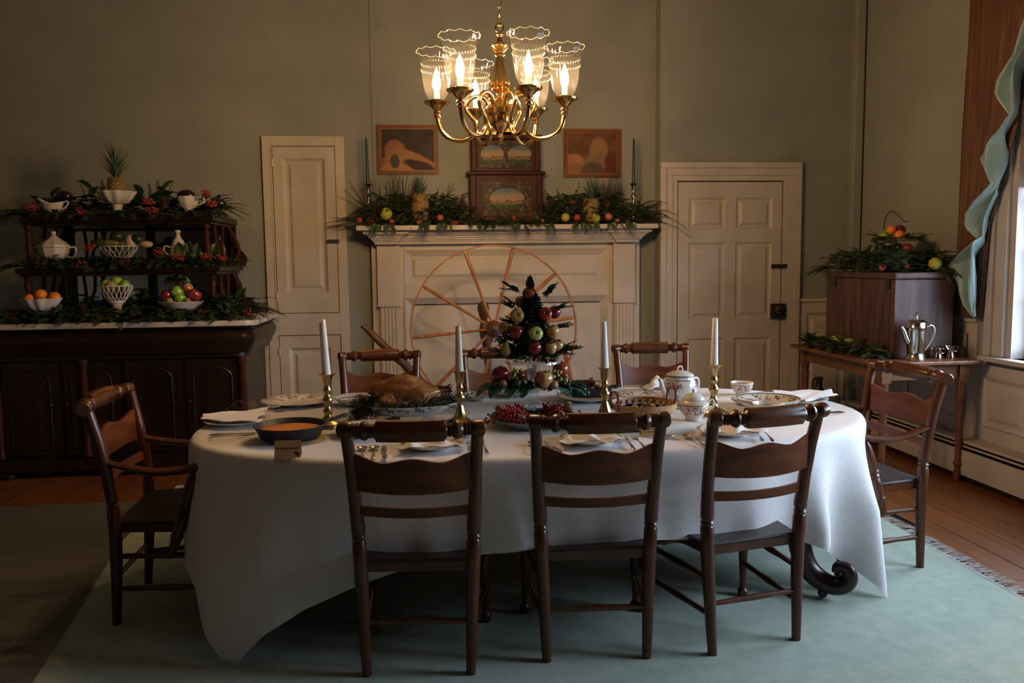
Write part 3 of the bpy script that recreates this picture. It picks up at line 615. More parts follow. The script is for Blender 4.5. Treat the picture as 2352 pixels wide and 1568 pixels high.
# hearth shovel with a heart-shaped iron handle
sh = thing('hearth_shovel', 'black iron hearth shovel with open heart handle against the mantel', 'shovel', (-.12, 6.42, 0))
obj('shaft', MB().tube([(0, -.02, .08), (-.01, .03, .35), (-.015, .045, .585)], .008, 8), 'iron', sh)
obj('handle', MB().tube([(-.015, .045, .585), (-.045, .045, .625), (-.048, .045, .66), (-.03, .045, .685), (-.012, .045, .672), (.006, .045, .685), (.022, .045, .66), (.018, .045, .625), (-.015, .045, .585)], .0085, 8), 'iron', sh)
obj('blade', MB().box(-.06, .06, -.14, 0, .0, .006).box(-.06, .06, -.01, 0, .006, .05).box(-.06, -.052, -.14, 0, .0, .03).box(.052, .06, -.14, 0, 0, .03), 'iron', sh, smooth=False)
# ================================================================ SIDEBOARD
sb = thing('sideboard', 'dark mahogany sideboard with marble top, mirrored back and two upper shelves', 'sideboard', (-2.05, 6.12, 0))
X0, X1 = -.90, .90                                # body half-widths, local x
YFr = -.47                                        # front of marble
def ogee(z0, z1, f):
    pts = [(f[0], z0)]
    return pts
mb = MB(); prof = [(.0, .80), (.0, .825), (.018, .83), (.03, .86), (.055, .90), (.062, .94), (.05, .965), (.03, .985), (.045, 1.0), (.05, 1.01)]
def ring(e, z): 
    c = .09; x0, x1, y0, y1 = X0 + .07 - e, X1 - .07 + e, YFr + .09 - e, .42
    r = []
    for (cx, cy, a0) in ((x1 - c, y0 + c, -90),):
        r += [(cx + c * cos(R(a0 + k * 15)), cy + c * sin(R(a0 + k * 15)), z) for k in range(7)]
    r += [(x1, y1, z), (x0, y1, z)]
    r += [(x0 + c + c * cos(R(180 + k * 15)), y0 + c + c * sin(R(180 + k * 15)), z) for k in range(7)]
    return r
def stack(rings, cap=True):
    mb = MB(); n = len(rings[0]); vs = [p for r in rings for p in r]; fs = []
    for i in range(len(rings) - 1):
        for k in range(n): fs.append((i * n + k, i * n + (k + 1) % n, (i + 1) * n + (k + 1) % n, (i + 1) * n + k))
    if cap: fs += [tuple(range(n))[::-1], tuple((len(rings) - 1) * n + k for k in range(n))]
    return mb.add(vs, fs)
obj('frieze', stack([ring(e, z) for e, z in prof]), 'darkwood', sb)
obj('marble_top', stack([ring(e, z) for e, z in ((.065, 1.010), (.078, 1.014), (.082, 1.03), (.078, 1.044), (.068, 1.05))]), 'marble', sb)
obj('body', MB().box(-.80, .80, -.34, .42, .10, .80), 'darkwood', sb, smooth=False, bevel=.004)
obj('plinth', MB().box(-.85, .85, -.38, .42, .045, .125).box(-.83, .83, -.36, .42, .125, .14), 'darkwood', sb, smooth=False, bevel=.006)
obj('apron', MB().prism([(-.70, .05), (-.55, .02), (-.42, .045), (-.2, .045), (0, .02), (.2, .045), (.42, .045), (.55, .02), (.70, .05)], lambda u, v, h: (u, h, v), -.37, -.35), 'darkwood', sb, smooth=False)
for sx in (-1, 1):
    for fy in (-.33, .38): obj('foot', MB().lathe([(.045, 0), (.06, .012), (.06, .03), (.045, .045)], 12, (sx * .78, fy, 0)), 'darkwood', sb)
for k in range(4):
    xa = -.79 + k * .395 + .02; xb = xa + .355
    dr = obj('door', MB().box(xa, xb, -.358, -.341, .155, .785), 'darkwood', sb, smooth=False, bevel=.003)
    ap = [(xa + .05, .20), (xb - .05, .20), (xb - .05, .66)] + [((xa + xb) / 2 + (.127) * cos(R(t)), .66 + .07 * sin(R(t))) for t in range(15, 180, 15)] + [(xa + .05, .66)]
    obj('panel_moulding', MB().tube([(x, -.359, z) for x, z in ap + [ap[0], ap[1]]], .008, 6), 'darkwood', dr)
    kx = xb - .03 if k % 2 == 0 else xa + .03
    obj('knob', MB().lathe([(.005, 0), (.006, .012), (.013, .018), (.011, .027), (0, .03)], 12, (kx, -.359, .50), Ry), 'silverdark', dr)
for cx in (-.80, -.235 - 0.01, .79): obj('column', MB().lathe([(.03, .14), (.032, .17), (.022, .19), (.028, .45), (.022, .74), (.032, .76), (.03, .80)], 14, (cx, -.362, 0)), 'redwood', sb)
# upper stage
for nm, z0, z1, xa, xb, yf in (('shelf', 1.715, 1.758, -.625, .635, -.30), ('shelf', 1.375, 1.41, -.65, .665, -.33)):
    obj(nm, MB().box(xa, xb, yf, .40, z0, z1).box(xa + .02, xb - .02, yf + .012, .38, z0 - .02, z0), 'darkwood', sb, smooth=False, bevel=.005)
obj('back_frame', MB().box(-.62, .62, .40, .42, 1.05, 1.715).box(-.60, -.55, .37, .40, 1.05, 1.715).box(.55, .60, .37, .40, 1.05, 1.715).box(-.03, .03, .37, .40, 1.05, 1.715).box(-.6, .6, .37, .40, 1.68, 1.715).box(-.6, .6, .37, .40, 1.05, 1.09), 'darkwood', sb, smooth=False)
for a, b in ((-.55, -.03), (.03, .55)):
    for c, d in ((1.09, 1.355), (1.41, 1.68)): obj('mirror_panel', MB().box(a, b, .388, .392, c, d), 'mirror', sb, smooth=False)
for sx in (-1, 1):
    for (z0, z1, o) in ((1.05, 1.355, .60), (1.41, 1.695, .575)):
        obj('shelf_post', MB().turned((sx * o, -.27, z0), (sx * o, -.27, z1), [(0, .024), (.1, .024), (.14, .014), (.22, .024), (.35, .015), (.5, .026), (.66, .015), (.8, .024), (.88, .014), (.92, .024), (1, .024)], 12), 'redwood', sb)
        # scrolled fretwork bracket between post and wall
        e = .03 if z0 < 1.2 else 0.0
        out = [(-.24, 0), (.36, 0), (.37, .12), (.30, .17), (.35, .24), (.28, z1 - z0), (-.22, z1 - z0), (-.20, .22), (-.24, .15)]
        mb = MB()
        mb.tube(smooth_path([(sx * (o + .03), -.20, z0), (sx * (o + .04), -.12, z0 + .10), (sx * (o + .03), -.16, z0 + .18), (sx * (o + .03), -.18, z1)]), .013, 8)
        mb.tube(smooth_path([(sx * (o + .03), .05, z0), (sx * (o + .03), .02, z0 + .14), (sx * (o + .03), .05, z1)]), .012, 8)
        mb.tube(smooth_path([(sx * (o + .03), .24, z0), (sx * (o + .09), .28, z0 + .12), (sx * (o + .03), .22, z1)]), .013, 8)
        mb.prism([(0, 0), (.10 + e, 0), (.115 + e, .06), (.08 + e, .11), (.03, .14), (.04, .22), (.0, z1 - z0)], lambda u, v, h: (sx * (o + .02 + u), h, z0 + v), .33, .36)
        obj('fret_bracket', mb, 'redwood', sb)
# ================================================================ SIDE TABLE + BOX
st = thing('side_table', 'narrow wooden side table along the right wall under a tall box', 'table', (3.07, 5.35, 0))
obj('table_top', MB().box(-.35, .355, -.60, .60, .75, .775), 'tablewood', st, smooth=False, bevel=.006)
obj('apron', MB().box(-.27, .27, -.55, .55, .655, .75), 'tablewood', st, smooth=False, bevel=.003)
for sx in (-.255, .255):
    for sy in (-.535, .535):
        obj('leg', MB().turned((sx, sy, .655), (sx, sy, 0), [(0, .028), (.06, .030), (.10, .022), (.13, .030), (.17, .026), (.55, .023), (.78, .019), (.83, .028), (.86, .018), (.93, .026), (1, .013)], 12).box(sx - .03, sx + .03, sy - .03, sy + .03, .64, .75), 'tablewood', st)
bx_ = thing('wooden_box', 'tall dark wooden box with window light on its near side, on the side table', 'box', (3.15, 5.42, .775))
obj('body', MB().box(-.19, .21, -.45, .45, 0, .50), 'boxwood', bx_, smooth=False, bevel=.004)
obj('lid', MB().box(-.205, .222, -.465, .46, .502, .545), 'boxwood', bx_, smooth=False, bevel=.012)
obj('hinge', MB().box(-.20, -.19, -.40, -.36, .44, .51).box(-.20, -.19, .30, .34, .44, .51), 'iron', bx_, smooth=False)
# ================================================================ CHAIRS
def arc_pts(hw, z, y0, sag, n=17): return [(-hw + 2 * hw * k / (n - 1), y0 - sag * (1 - (abs(-1 + 2 * k / (n - 1))) ** 2), z) for k in range(n)]
def make_chair(label, loc, rz, arm=False, group='ladder back chairs around the table'):
    s = 1.18 if arm else 1.0
    nm = 'armchair' if arm else 'dining_chair'
    c = thing(nm, label, 'chair', loc, rz, group)
    hb, hs, ht = .178 * s, .192 * s, .215 * s; fz = .40 if not arm else .415; fh = .225 * s; D = .40 if not arm else .43
    for sx in (-1, 1):
        P_ = [(sx * hb, 0, 0), (sx * (hb + .004), .006, .10), (sx * (hb + .008), .014, .24), (sx * hs, .02, .38), (sx * (hs + .003), .018, .465), (sx * (hs + .003), .018, .474), (sx * (hs + .0035), .017, .483), (sx * (hs + .0035), .017, .492), (sx * (hs + .004), .016, .501), (sx * (hs + .004), .016, .515), (sx * (hs + .01), .004, .62), (sx * (hs + .016), -.018, .74), (sx * ht, -.045, .855)]
        obj('leg', MB().tube(P_, [.0165, .019, .0225, .0245, .0245, .0205, .0245, .0205, .0245, .0245, .0225, .0215, .021], 14, flat=(1, 1)), 'chairleg', c)
        fl = [(0, .021), (.12, .022), (.16, .017), (.2, .022), (.5, .019), (.85, .012), (.90, .013), (.93, .022), (.97, .021), (1, .014)]
        obj('leg', MB().turned((sx * fh * .96, D, fz - .02), (sx * fh, D + .012, 0), fl, 12), 'chairleg', c)
        for zz in (.275, .145):
            obj('stretcher', MB().turned((sx * (hb + .006), .01, zz), (sx * fh * .98, D, zz), [(0, .008), (.1, .011), (.3, .010), (.5, .014), (.7, .010), (.9, .011), (1, .008)], 8), 'chairleg', c)
    obj('stretcher', MB().turned((-hb, .008, .185), (hb, .008, .185), [(0, .008), (.5, .012), (1, .008)], 8), 'chairleg', c)
    obj('stretcher', MB().turned((-fh, D, .285), (fh, D, .285), [(0, .009), (.12, .011), (.16, .018), (.2, .012), (.28, .014), (.34, .02), (.4, .012), (.46, .018), (.5, .022), (.54, .018), (.6, .012), (.66, .02), (.72, .014), (.8, .012), (.84, .018), (.88, .011), (1, .009)], 10), 'chairleg', c)
    # crest rail: turned ends, flat pillow block in the middle, bowed backwards
    pr = [(-1.0, .026), (-.985, .030), (-.86, .030), (-.83, .026), (-.815, .020), (-.79, .026), (-.77, .020), (-.745, .027), (-.725, .021), (-.70, .026), (-.66, .034), (-.62, .035), (-.58, .027), (-.56, .021), (-.535, .027), (-.51, .021), (-.48, .030), (-.46, .032)]
    hw = .235 * s; zc = .868; sag = .045
    def ap(t): return (t * hw, -.052 - sag * (1 - t * t) + .0, zc)
    full = pr + [(-t, r) for t, r in pr[::-1]]
    cr = obj('crest_rail', MB().tube([ap(t) for t, r in full], [r * .92 for t, r in full], 14), 'chairleg', c)
    mb = MB(); n = 12; T = [-.47 + .94 * k / n for k in range(n + 1)]; sec = [(.012, .034), (.019, .026), (.021, 0), (.019, -.026), (.012, -.034), (-.012, -.034), (-.019, -.026), (-.021, 0), (-.019, .026), (-.012, .034)]
    vs = [(ap(t)[0], ap(t)[1] + a, zc + b) for t in T for a, b in sec]; q = len(sec)
    mb.add(vs, [(i * q + k, i * q + (k + 1) % q, (i + 1) * q + (k + 1) % q, (i + 1) * q + k) for i in range(n) for k in range(q)] + [tuple(range(q))[::-1], tuple(n * q + k for k in range(q))])
    obj('pillow_block', mb, 'chair', cr)
    def slat(name, zt, zb, y0, half, sg, th=.011, cup=True):
        mb = MB(); n = 28; vs = []
        for k in range(n + 1):
            t = -1 + 2 * k / n; x = t * half; y = y0 - sg * (1 - t * t)
            top = zt + (.020 * cos(pi * 2 * t) * (1 if abs(t) < .5 else 1.0) + (.012 if abs(t) > .5 else -.004) * 1 if cup else 0)
            bot = zb - (.010 * (1 - t * t) if cup else .004 * (1 - t * t))
            if cup: top = zt + .016 * (.5 + .5 * cos(pi * 2 * t)) + .016 * max(0, abs(t) - .5) * 2
            else: top = zt - .006 * (1 - t * t)
            yt = y - (top - bot) * .10
            vs += [(x, y - th / 2, bot), (x, yt - th / 2, top), (x, yt + th / 2, top), (x, y + th / 2, bot)]
        mb.add(vs, [(i * 4 + k, i * 4 + (k + 1) % 4, (i + 1) * 4 + (k + 1) % 4, (i + 1) * 4 + k) for i in range(n) for k in range(4)] + [(0, 1, 2, 3), (n * 4 + 3, n * 4 + 2, n * 4 + 1, n * 4)])
        return obj(name, mb, 'chair', c, auto=50)
    slat('back_slat', .752, .655, -.012, (hs + .010), .038)
    slat('back_rail', .598, .562, .010, (hs + .004), .030, cup=False)
    # seat frame and seat
    mb = MB()
    def seat_ring(z, e): 
        r = [(-hs + .012 - e, .028 - e), (hs - .012 + e, .028 - e)]
        for (cx, cy, a0) in ((fh - .04, D - .03, 0),): r += [(cx + (.045 + e) * cos(R(a)), cy + (.045 + e) * sin(R(a))) for a in range(0, 91, 18)]
        r += [(-(fh - .04) + (.045 + e) * cos(R(a)), D - .03 + (.045 + e) * sin(R(a))) for a in range(90, 181, 18)]
        return [(x, y, z) for x, y in r]
    obj('seat_frame', stack([seat_ring(fz - .045, 0), seat_ring(fz - .012, .002)]), 'chairleg', c, smooth=False)
    mb = stack([seat_ring(fz - .0115, .004), seat_ring(fz - .004, .010), seat_ring(fz + .002, .004)])
    N = len(seat_ring(0, 0)); cen = len(mb.v); mb.f.pop(); mb.m.pop(); top0 = cen - N
    ins = [(x * .8, .22 + (y - .22) * .8, fz - .002) for x, y, z in seat_ring(0, 0)]; mb.v += ins
    ins2 = [(x * .4, .22 + (y - .22) * .4, fz - .010) for x, y, z in seat_ring(0, 0)]; mb.v += ins2
    for k in range(N):
        k2 = (k + 1) % N; mb.f += [(top0 + k, top0 + k2, cen + k2, cen + k), (cen + k, cen + k2, cen + N + k2, cen + N + k)]; mb.m += [0, 0]
    mb.f.append(tuple(cen + N + k for k in range(N))); mb.m.append(0)
    obj('seat', mb, 'seat', c)
    if arm:
        for sx in (-1, 1):
            arm_p = [(sx * (hs + .01), .0, .655), (sx * (hs + .02), .08, .635), (sx * (hs + .035), .19, .615), (sx * (hs + .045), .30, .622), (sx * (hs + .045), .38, .635), (sx * (hs + .045), .42, .63), (sx * (hs + .045), .44, .612)]
            obj('armrest', MB().tube(arm_p, [.014, .017, .020, .021, .024, .022, .012], 12, flat=(.75, 1.25)), 'chairleg', c)
            obj('arm_support', MB().turned((sx * (hs + .045), .34, .615), (sx * (fh + .0), .235, .285), [(0, .014), (.08, .022), (.25, .026), (.4, .021), (.42, .026), (.45, .020), (.48, .025), (.51, .020), (.54, .024), (.6, .027), (.75, .022), (.78, .026), (.82, .020), (.9, .018), (1, .013)], 12), 'chairleg', c)
    return c
chair0 = make_chair('dark wooden side chair nearest the left armchair, back to the viewer', (-.052, 2.735, 0.012), R(-5))
dup(chair0, (.575, 2.765, .012), R(-2.5), 'dark wooden side chair in the middle of the near side', 'chair', 'ladder back chairs around the table')
dup(chair0, (1.165, 2.785, .012), R(12.5), 'dark wooden side chair at the right end of the near side, turned slightly', 'chair', 'ladder back chairs around the table')
dup(chair0, (-.275, 4.80, .012), R(182), 'side chair across the table behind the roast turkey', 'chair', 'ladder back chairs around the table')
dup(chair0, (.425, 4.78, .012), R(180), 'side chair across the table behind the fruit pyramid', 'chair', 'ladder back chairs around the table')
dup(chair0, (1.36, 4.86, .012), R(178), 'side chair across the table behind the wooden basket', 'chair', 'ladder back chairs around the table')
arm0 = make_chair('dark armchair at the left end of the table, before the sideboard', (-1.25, 3.50, .014), R(-88), True)
dup(arm0, (2.195, 3.65, .012), R(95), 'brown armchair at the right end of the table, nearest the window', 'chair', 'ladder back chairs around the table')
# ================================================================ DINING TABLE + CLOTH
TC = V((.49, 3.64)); TA, TB_, TN, TR = 1.475, .785, 2.35, R(3)
def tb_pt(t, off=0.0):
    c, s = cos(t), sin(t); x = TA * math.copysign(abs(c) ** (2 / TN), c); y = TB_ * math.copysign(abs(s) ** (2 / TN), s)
    nx, ny = math.copysign((abs(x) / TA) ** (TN - 1), x) / TA, math.copysign((abs(y) / TB_) ** (TN - 1), y) / TB_
    l = math.hypot(nx, ny); nx /= l; ny /= l; x += nx * off; y += ny * off
    return V((TC.x + x * cos(TR) - y * sin(TR), TC.y + x * sin(TR) + y * cos(TR))), V((nx * cos(TR) - ny * sin(TR), nx * sin(TR) + ny * cos(TR)))
tb = thing('dining_table', 'long oval dining table on scrolled dark legs under a white cloth', 'table', (TC.x, TC.y, .0125))
mb = MB(); NN = 72
def trg(off, z): return [(tb_pt(2 * pi * k / NN, off)[0].x - TC.x, tb_pt(2 * pi * k / NN, off)[0].y - TC.y, z) for k in range(NN)]
obj('table_top', stack([trg(-.012, .678), trg(-.006, .684), trg(-.006, .703), trg(-.012, .709)]), 'darkwood', tb)
obj('apron', stack([trg(-.14, .60), trg(-.14, .678)]), 'darkwood', tb, smooth=False)
for lx, ly, dx in ((1.175, -.50, .55), (-1.13, -.46, -.55), (1.14, .46, .55), (-1.13, .44, -.55)):
    P_ = []; sx = 1 if lx > 0 else -1; sy = 1 if ly > 0 else -1; dv = V((sx * .85, sy * .5)).normalized()
    def lp(o, z): return (lx + dv.x * o, ly + dv.y * o, z)
    P_ = [lp(-.26, .66), lp(-.23, .56), lp(-.19, .46), lp(-.165, .37), lp(-.16, .29), lp(-.15, .20), lp(-.12, .12), lp(-.06, .070), lp(.0, .060), lp(.04, .090), lp(.035, .132), lp(.0, .142), lp(-.012, .115)]
    lg = obj('leg', MB().tube(smooth_path(P_), smooth_rad([.05, .05, .048, .046, .045, .043, .041, .038, .035, .032, .028, .022, .014]), 12, flat=(.85, 1.1)), 'darkwood', tb)
    obj('caster', MB().lathe([(.0, -.012), (.016, -.011), (.019, 0), (.016, .011), (0, .012)], 12, lp(-.06, .019), Matrix.Rotation(R(90), 3, 'X')).tube([lp(-.05, .02), lp(-.05, .06)], .009, 8), 'iron', lg)
obj('centre_post', MB().turned((0, 0, .60), (0, 0, .10), [(0, .09), (.1, .10), (.3, .06), (.5, .085), (.8, .10), (1, .07)], 16), 'darkwood', tb)
# cloth
knots = [(-180, .24), (-172, .24), (-165, .26), (-160.5, .22), (-157, .09), (-154, .035), (-151.5, .035), (-148, .13), (-143, .21), (-137, .27), (-130, .325), (-122, .37), (-116, .385), (-111, .39), (-100, .398), (-70, .402), (-52, .39), (-43, .345), (-36.5, .335), (-33, .31), (-30, .285), (-28, .36), (-26, .27), (-21, .13), (-17.5, .012), (-15, .10), (-10, .34), (-6, .42), (12, .42), (22, .30), (30, .10), (40, .24), (60, .385), (120, .385), (140, .24), (150, .08), (160, .22), (180, .24)]
def hem(d):
    for (a, z), (b, y) in zip(knots, knots[1:]):
        if a <= d <= b: return z + (y - z) * (d - a) / (b - a)
    return .3
mb = MB(); NT = 432; rings = []
prof_top = [(-.78, 0), (-.6, 0), (-.4, 0), (-.2, 0), (-.1, 0), (-.05, 0), (-.03, -.0005), (-.015, -.003), (-.004, -.009), (.003, -.020)]
def fold(d, s):
    f = 0.004 * sin(R(d) * 23) + .003 * sin(R(d) * 41 + 1)
    for c, wd, amp in ((-153, 12, .13), (-30, 7, .075), (-17.5, 8, .10), (30, 20, .05), (150, 20, .05)):
        x = (d - c) / wd
        if abs(x) < 2.2: f += amp * math.exp(-x * x) * (1 if c < -150 else cos((d - c) * .40))
    return f * s
def cpt(k):
    t = 2 * pi * k / NT; p, n_ = tb_pt(t); d = math.degrees(math.atan2(p.y - TC.y - (p.x - TC.x) * math.tan(TR) * .0, p.x - TC.x)); return p, n_, d
NS = 22; vs = []; col = [cpt(k) for k in range(NT)]
for (o, dz) in prof_top:
    for k in range(NT):
        p, n_, d = col[k]
        if o < -.08:
            s_ = 1 + o / .80; q = TC + (p - TC) * max(s_, .02)
        else: q = p + n_ * o
        wr = .0012 * sin(q.x * 9 + 2) * sin(q.y * 7) + .0008 * sin(q.x * 23 + q.y * 17)
        vs.append((q.x, q.y, .7285 + dz + (wr if o < -.04 else 0)))
for j in range(1, NS + 1):
    for k in range(NT):
        p, n_, d = col[k]; hz = hem(d); L = .7085 - hz; s = L * j / NS
        w_ = j / NS; flare = .004 + .03 * s + fold(d, min(1, s * 3.0)) * (.5 + .9 * s)
        tang = V((-n_.y, n_.x))
        q = p + n_ * (flare + .004) + tang * (fold(d + 4, min(1, s * 3)) * .55 * s)
        vs.append((q.x, q.y, .7085 - s))
nr = len(prof_top) + NS
fs = [(i * NT + k, (i + 1) * NT + k, (i + 1) * NT + (k + 1) % NT, i * NT + (k + 1) % NT) for i in range(nr - 1) for k in range(NT)]
fs.append(tuple(range(NT)))
mb.add(vs, fs)
cloth = obj('tablecloth', mb, 'cloth', auto=180); tag(cloth, 'white damask tablecloth hanging in long corners over the dining table', 'tablecloth')
ZT = .7305
# ================================================================ CHANDELIER
ch = thing('chandelier', 'lit brass chandelier with six flared clear glass shades', 'chandelier', (.362, 3.90, -.162)); ch.scale = (1.114,) * 3
def zz(px): return px
obj('body', MB().lathe([(.0, 1.905), (.010, 1.912), (.007, 1.925), (.014, 1.935), (.010, 1.95), (.022, 1.965), (.042, 1.985), (.048, 2.0), (.050, 2.02), (.062, 2.03), (.064, 2.05), (.055, 2.065), (.030, 2.075), (.024, 2.085), (.012, 2.10), (.016, 2.115), (.036, 2.128), (.034, 2.135), (.046, 2.142), (.038, 2.15), (.040, 2.155), (.033, 2.18), (.022, 2.215), (.016, 2.25), (.015, 2.262), (.022, 2.268), (.016, 2.278), (.036, 2.296), (.040, 2.303), (.030, 2.310), (.012, 2.32), (.010, 2.34), (.018, 2.35), (.008, 2.362), (.0, 2.364)], 12), 'brass', ch, auto=30)
obj('ring', MB().tube([(.016 * cos(a * pi / 8), 0, 2.378 + .018 * sin(a * pi / 8)) for a in range(17)], .0035, 6), 'brass', ch)
lk_m = None
for k in range(35):
    z = 2.395 + k * .036; pts = [(.009 * cos(a * pi / 6), 0, z + .020 * sin(a * pi / 6) + .010) for a in range(13)]
    if k % 2: pts = [(0, x, zz_) for x, y, zz_ in pts]
    obj('chain_link', MB().tube(pts, .0022, 5), 'brassdull', ch)
obj('canopy', MB().lathe([(.0, 3.64), (.03, 3.65), (.06, 3.68), (.065, 3.69)], 20), 'brass', ch)
shade_me = None
for k in range(6):
    a = R(-90 + 19 + 60 * k); d = V((cos(a), sin(a), 0))
    def cp(r, z): return d * r + V((0, 0, z))
    arm_pts = [cp(.045, 2.045), cp(.055, 2.085), cp(.085, 2.105), cp(.125, 2.095), cp(.145, 2.060), cp(.125, 2.025), cp(.105, 2.0), cp(.105, 1.965), cp(.13, 1.935), cp(.17, 1.925), cp(.215, 1.935), cp(.248, 1.965), cp(.262, 2.0), cp(.266, 2.03)]
    # smooth catmull
    sm = []
    for i in range(len(arm_pts) - 1):
        p0, p1, p2, p3 = arm_pts[max(i - 1, 0)], arm_pts[i], arm_pts[i + 1], arm_pts[min(i + 2, len(arm_pts) - 1)]
        for q in range(4):
            t = q / 4; sm.append(.5 * ((2 * p1) + (p2 - p0) * t + (2 * p0 - 5 * p1 + 4 * p2 - p3) * t * t + (3 * p1 - p0 - 3 * p2 + p3) * t ** 3))
    sm.append(arm_pts[-1])
    ar = obj('arm', MB().tube(sm, .0098, 10), 'brass', ch)
    P0 = cp(.267, 0)
    obj('cup', MB().lathe([(.010, 2.02), (.016, 2.025), (.011, 2.035), (.017, 2.042), (.011, 2.05), (.018, 2.057), (.024, 2.062), (.034, 2.072), (.053, 2.080), (.056, 2.088), (.024, 2.09), (.020, 2.098), (.0, 2.098)], 12, P0), 'brass', ar)
    obj('candle_tube', MB().lathe([(.0115, 2.098), (.0115, 2.132), (.009, 2.134)], 12, P0), 'glowtube', ar)
    obj('bulb', MB().lathe([(.007, 2.134), (.014, 2.142), (.0175, 2.157), (.016, 2.177), (.010, 2.199), (.004, 2.216), (.0, 2.226)], 12, P0), 'bulb', ar)
    def scal(a_, z): return 1 + (.03 * cos(a_ * 12) if z > 2.285 else 0)
    pf = [(.028, 2.096), (.038, 2.104), (.050, 2.130), (.057, 2.165), (.061, 2.205), (.064, 2.245), (.069, 2.272), (.078, 2.291), (.083, 2.297)]
    mb = MB(); n = 48; vs = []
    for (r, z) in pf:
        for q in range(n):
            aa = 2 * pi * q / n; e = max(0, (z - 2.26) / .037)
            vs.append(P0 + V((r * cos(aa), r * sin(aa), z + e * .0045 * abs(sin(aa * 6)) * -1.6)))
    mb.add(vs, [(i * n + q, i * n + (q + 1) % n, (i + 1) * n + (q + 1) % n, (i + 1) * n + q) for i in range(len(pf) - 1) for q in range(n)])
    sh_ = obj('glass_shade', mb, 'shade', ar, auto=180)
    obj('rim_bead', MB().tube([P0 + V((.0825 * cos(2 * pi * q / 72), .0825 * sin(2 * pi * q / 72), 2.296 - .0072 * abs(sin(2 * pi * q / 72 * 6)))) for q in range(73)], .0013, 4), 'glass', sh_)
    mb = MB()
    for q in range(34):
        for s_, zc in ((1, 2.238), (-1, 2.222)):
            aa = 2 * pi * q / 34; r = .0642
            A = P0 + V((r * cos(aa), r * sin(aa), zc)); B_ = P0 + V((r * cos(aa + .13), r * sin(aa + .13), zc + s_ * .010)); mid = (A + B_) / 2; nn = V((cos(aa), sin(aa), 0)) * .0004
            mb.add([A, mid + V((0, 0, .0022)) + nn, B_, mid - V((0, 0, .0022)) + nn], [(0, 1, 2, 3)])
    ob = obj('etched_leaves', mb, 'etch', sh_, smooth=False)
# ================================================================ GREENERY HELPERS
def rv(a, b): return random.uniform(a, b)
def sprig(mb, p, d, L, droop=.3, n=22, ll=.022, lw=.0035, kind='cedar', stem=1, si=1):
    p = V(p); d = V(d).normalized(); pts = []; q = p.copy(); dd = d.copy()
    for i in range(n + 1):
        pts.append(q.copy()); q = q + dd * (L / n); dd = (dd + V((0, 0, -droop / n))).normalized()
    side = dd.cross(V((0, 0, 1))); side = side.normalized() if side.length > .1 else V((1, 0, 0)); up = side.cross(dd).normalized()
    o = mb.mi; mb.mi = stem; 
    k = max(2, n // 5); sp = pts[::k] + ([pts[-1]] if n % k else [])
    mb.tube(sp, [.0016 * (1 - .6 * i / len(sp)) + .0006 for i in range(len(sp))], 3, cap=False); mb.mi = o
    for i in range(1, n + 1):
        c = pts[i]; ax = (pts[i] - pts[i - 1]).normalized(); f = 1 - .55 * (i / n) ** 2
        if kind == 'cedar':
            for s in (-1, 1):
                l = ll * f * rv(.7, 1.3); e = (ax * .75 + side * s * rv(.5, 1.0) + up * rv(-.5, .5)).normalized() * l; w = e.cross(up).normalized() * lw
                mb.add([c, c + e * .5 + w, c + e, c + e * .5 - w], [(0, 1, 2, 3)])
                for h in (.45, .75):
                    e2 = (e.normalized() + side * s * rv(-.9, .9) + up * rv(-.6, .6)).normalized() * l * .45; cc = c + e * h; w2 = w * .6
                    mb.add([cc, cc + e2 * .5 + w2, cc + e2, cc + e2 * .5 - w2], [(0, 1, 2, 3)])
        elif kind == 'needle':
            for s in range(3):
                a = rv(0, 6.28); e = (ax * .8 + side * cos(a) + up * sin(a)).normalized() * ll * f * rv(.6, 1.2); w = e.cross(ax).normalized() * lw
                mb.add([c - w, c + w, c + e], [(0, 1, 2)])
        else:
            for s in (-1, 1):
                e = (ax * rv(.3, .9) + side * s * rv(.5, 1) + up * rv(-.2, .7)).normalized() * ll * f; leaf(mb, c, e, lw * f, up)
def leaf(mb, c, e, w, up=None, pts=5):
    c = V(c); e = V(e); up = up or V((0, 0, 1)); s = e.cross(up)
    s = s.normalized() * w if s.length > 1e-6 else V((w, 0, 0)); nrm = s.cross(e).normalized()
    cup = nrm * w * .35; b = nrm * e.length * -.12
    mid = [c, c + e * .33, c + e * .7, c + e + b]
    mb.add([mid[0], mid[1], mid[2], mid[3], c + e * .22 + s * .75 + cup, c + e * .55 + s + cup, c + e * .85 + s * .6 + cup + b * .5, c + e * .22 - s * .75 + cup, c + e * .55 - s + cup, c + e * .85 - s * .6 + cup + b * .5],
           [(0, 1, 4), (1, 2, 5, 4), (2, 3, 6, 5), (0, 7, 1), (1, 7, 8, 2), (2, 8, 9, 3)])
def rdir(up=.4, sp=1.0, yb=0.0):
    a = rv(0, 2 * pi); return V((cos(a) * sp, sin(a) * sp + yb, rv(-.2, 1) * up))
GM = ['leaf', 'stem', 'cedar', 'leafround', 'fern', 'kale', 'bright']
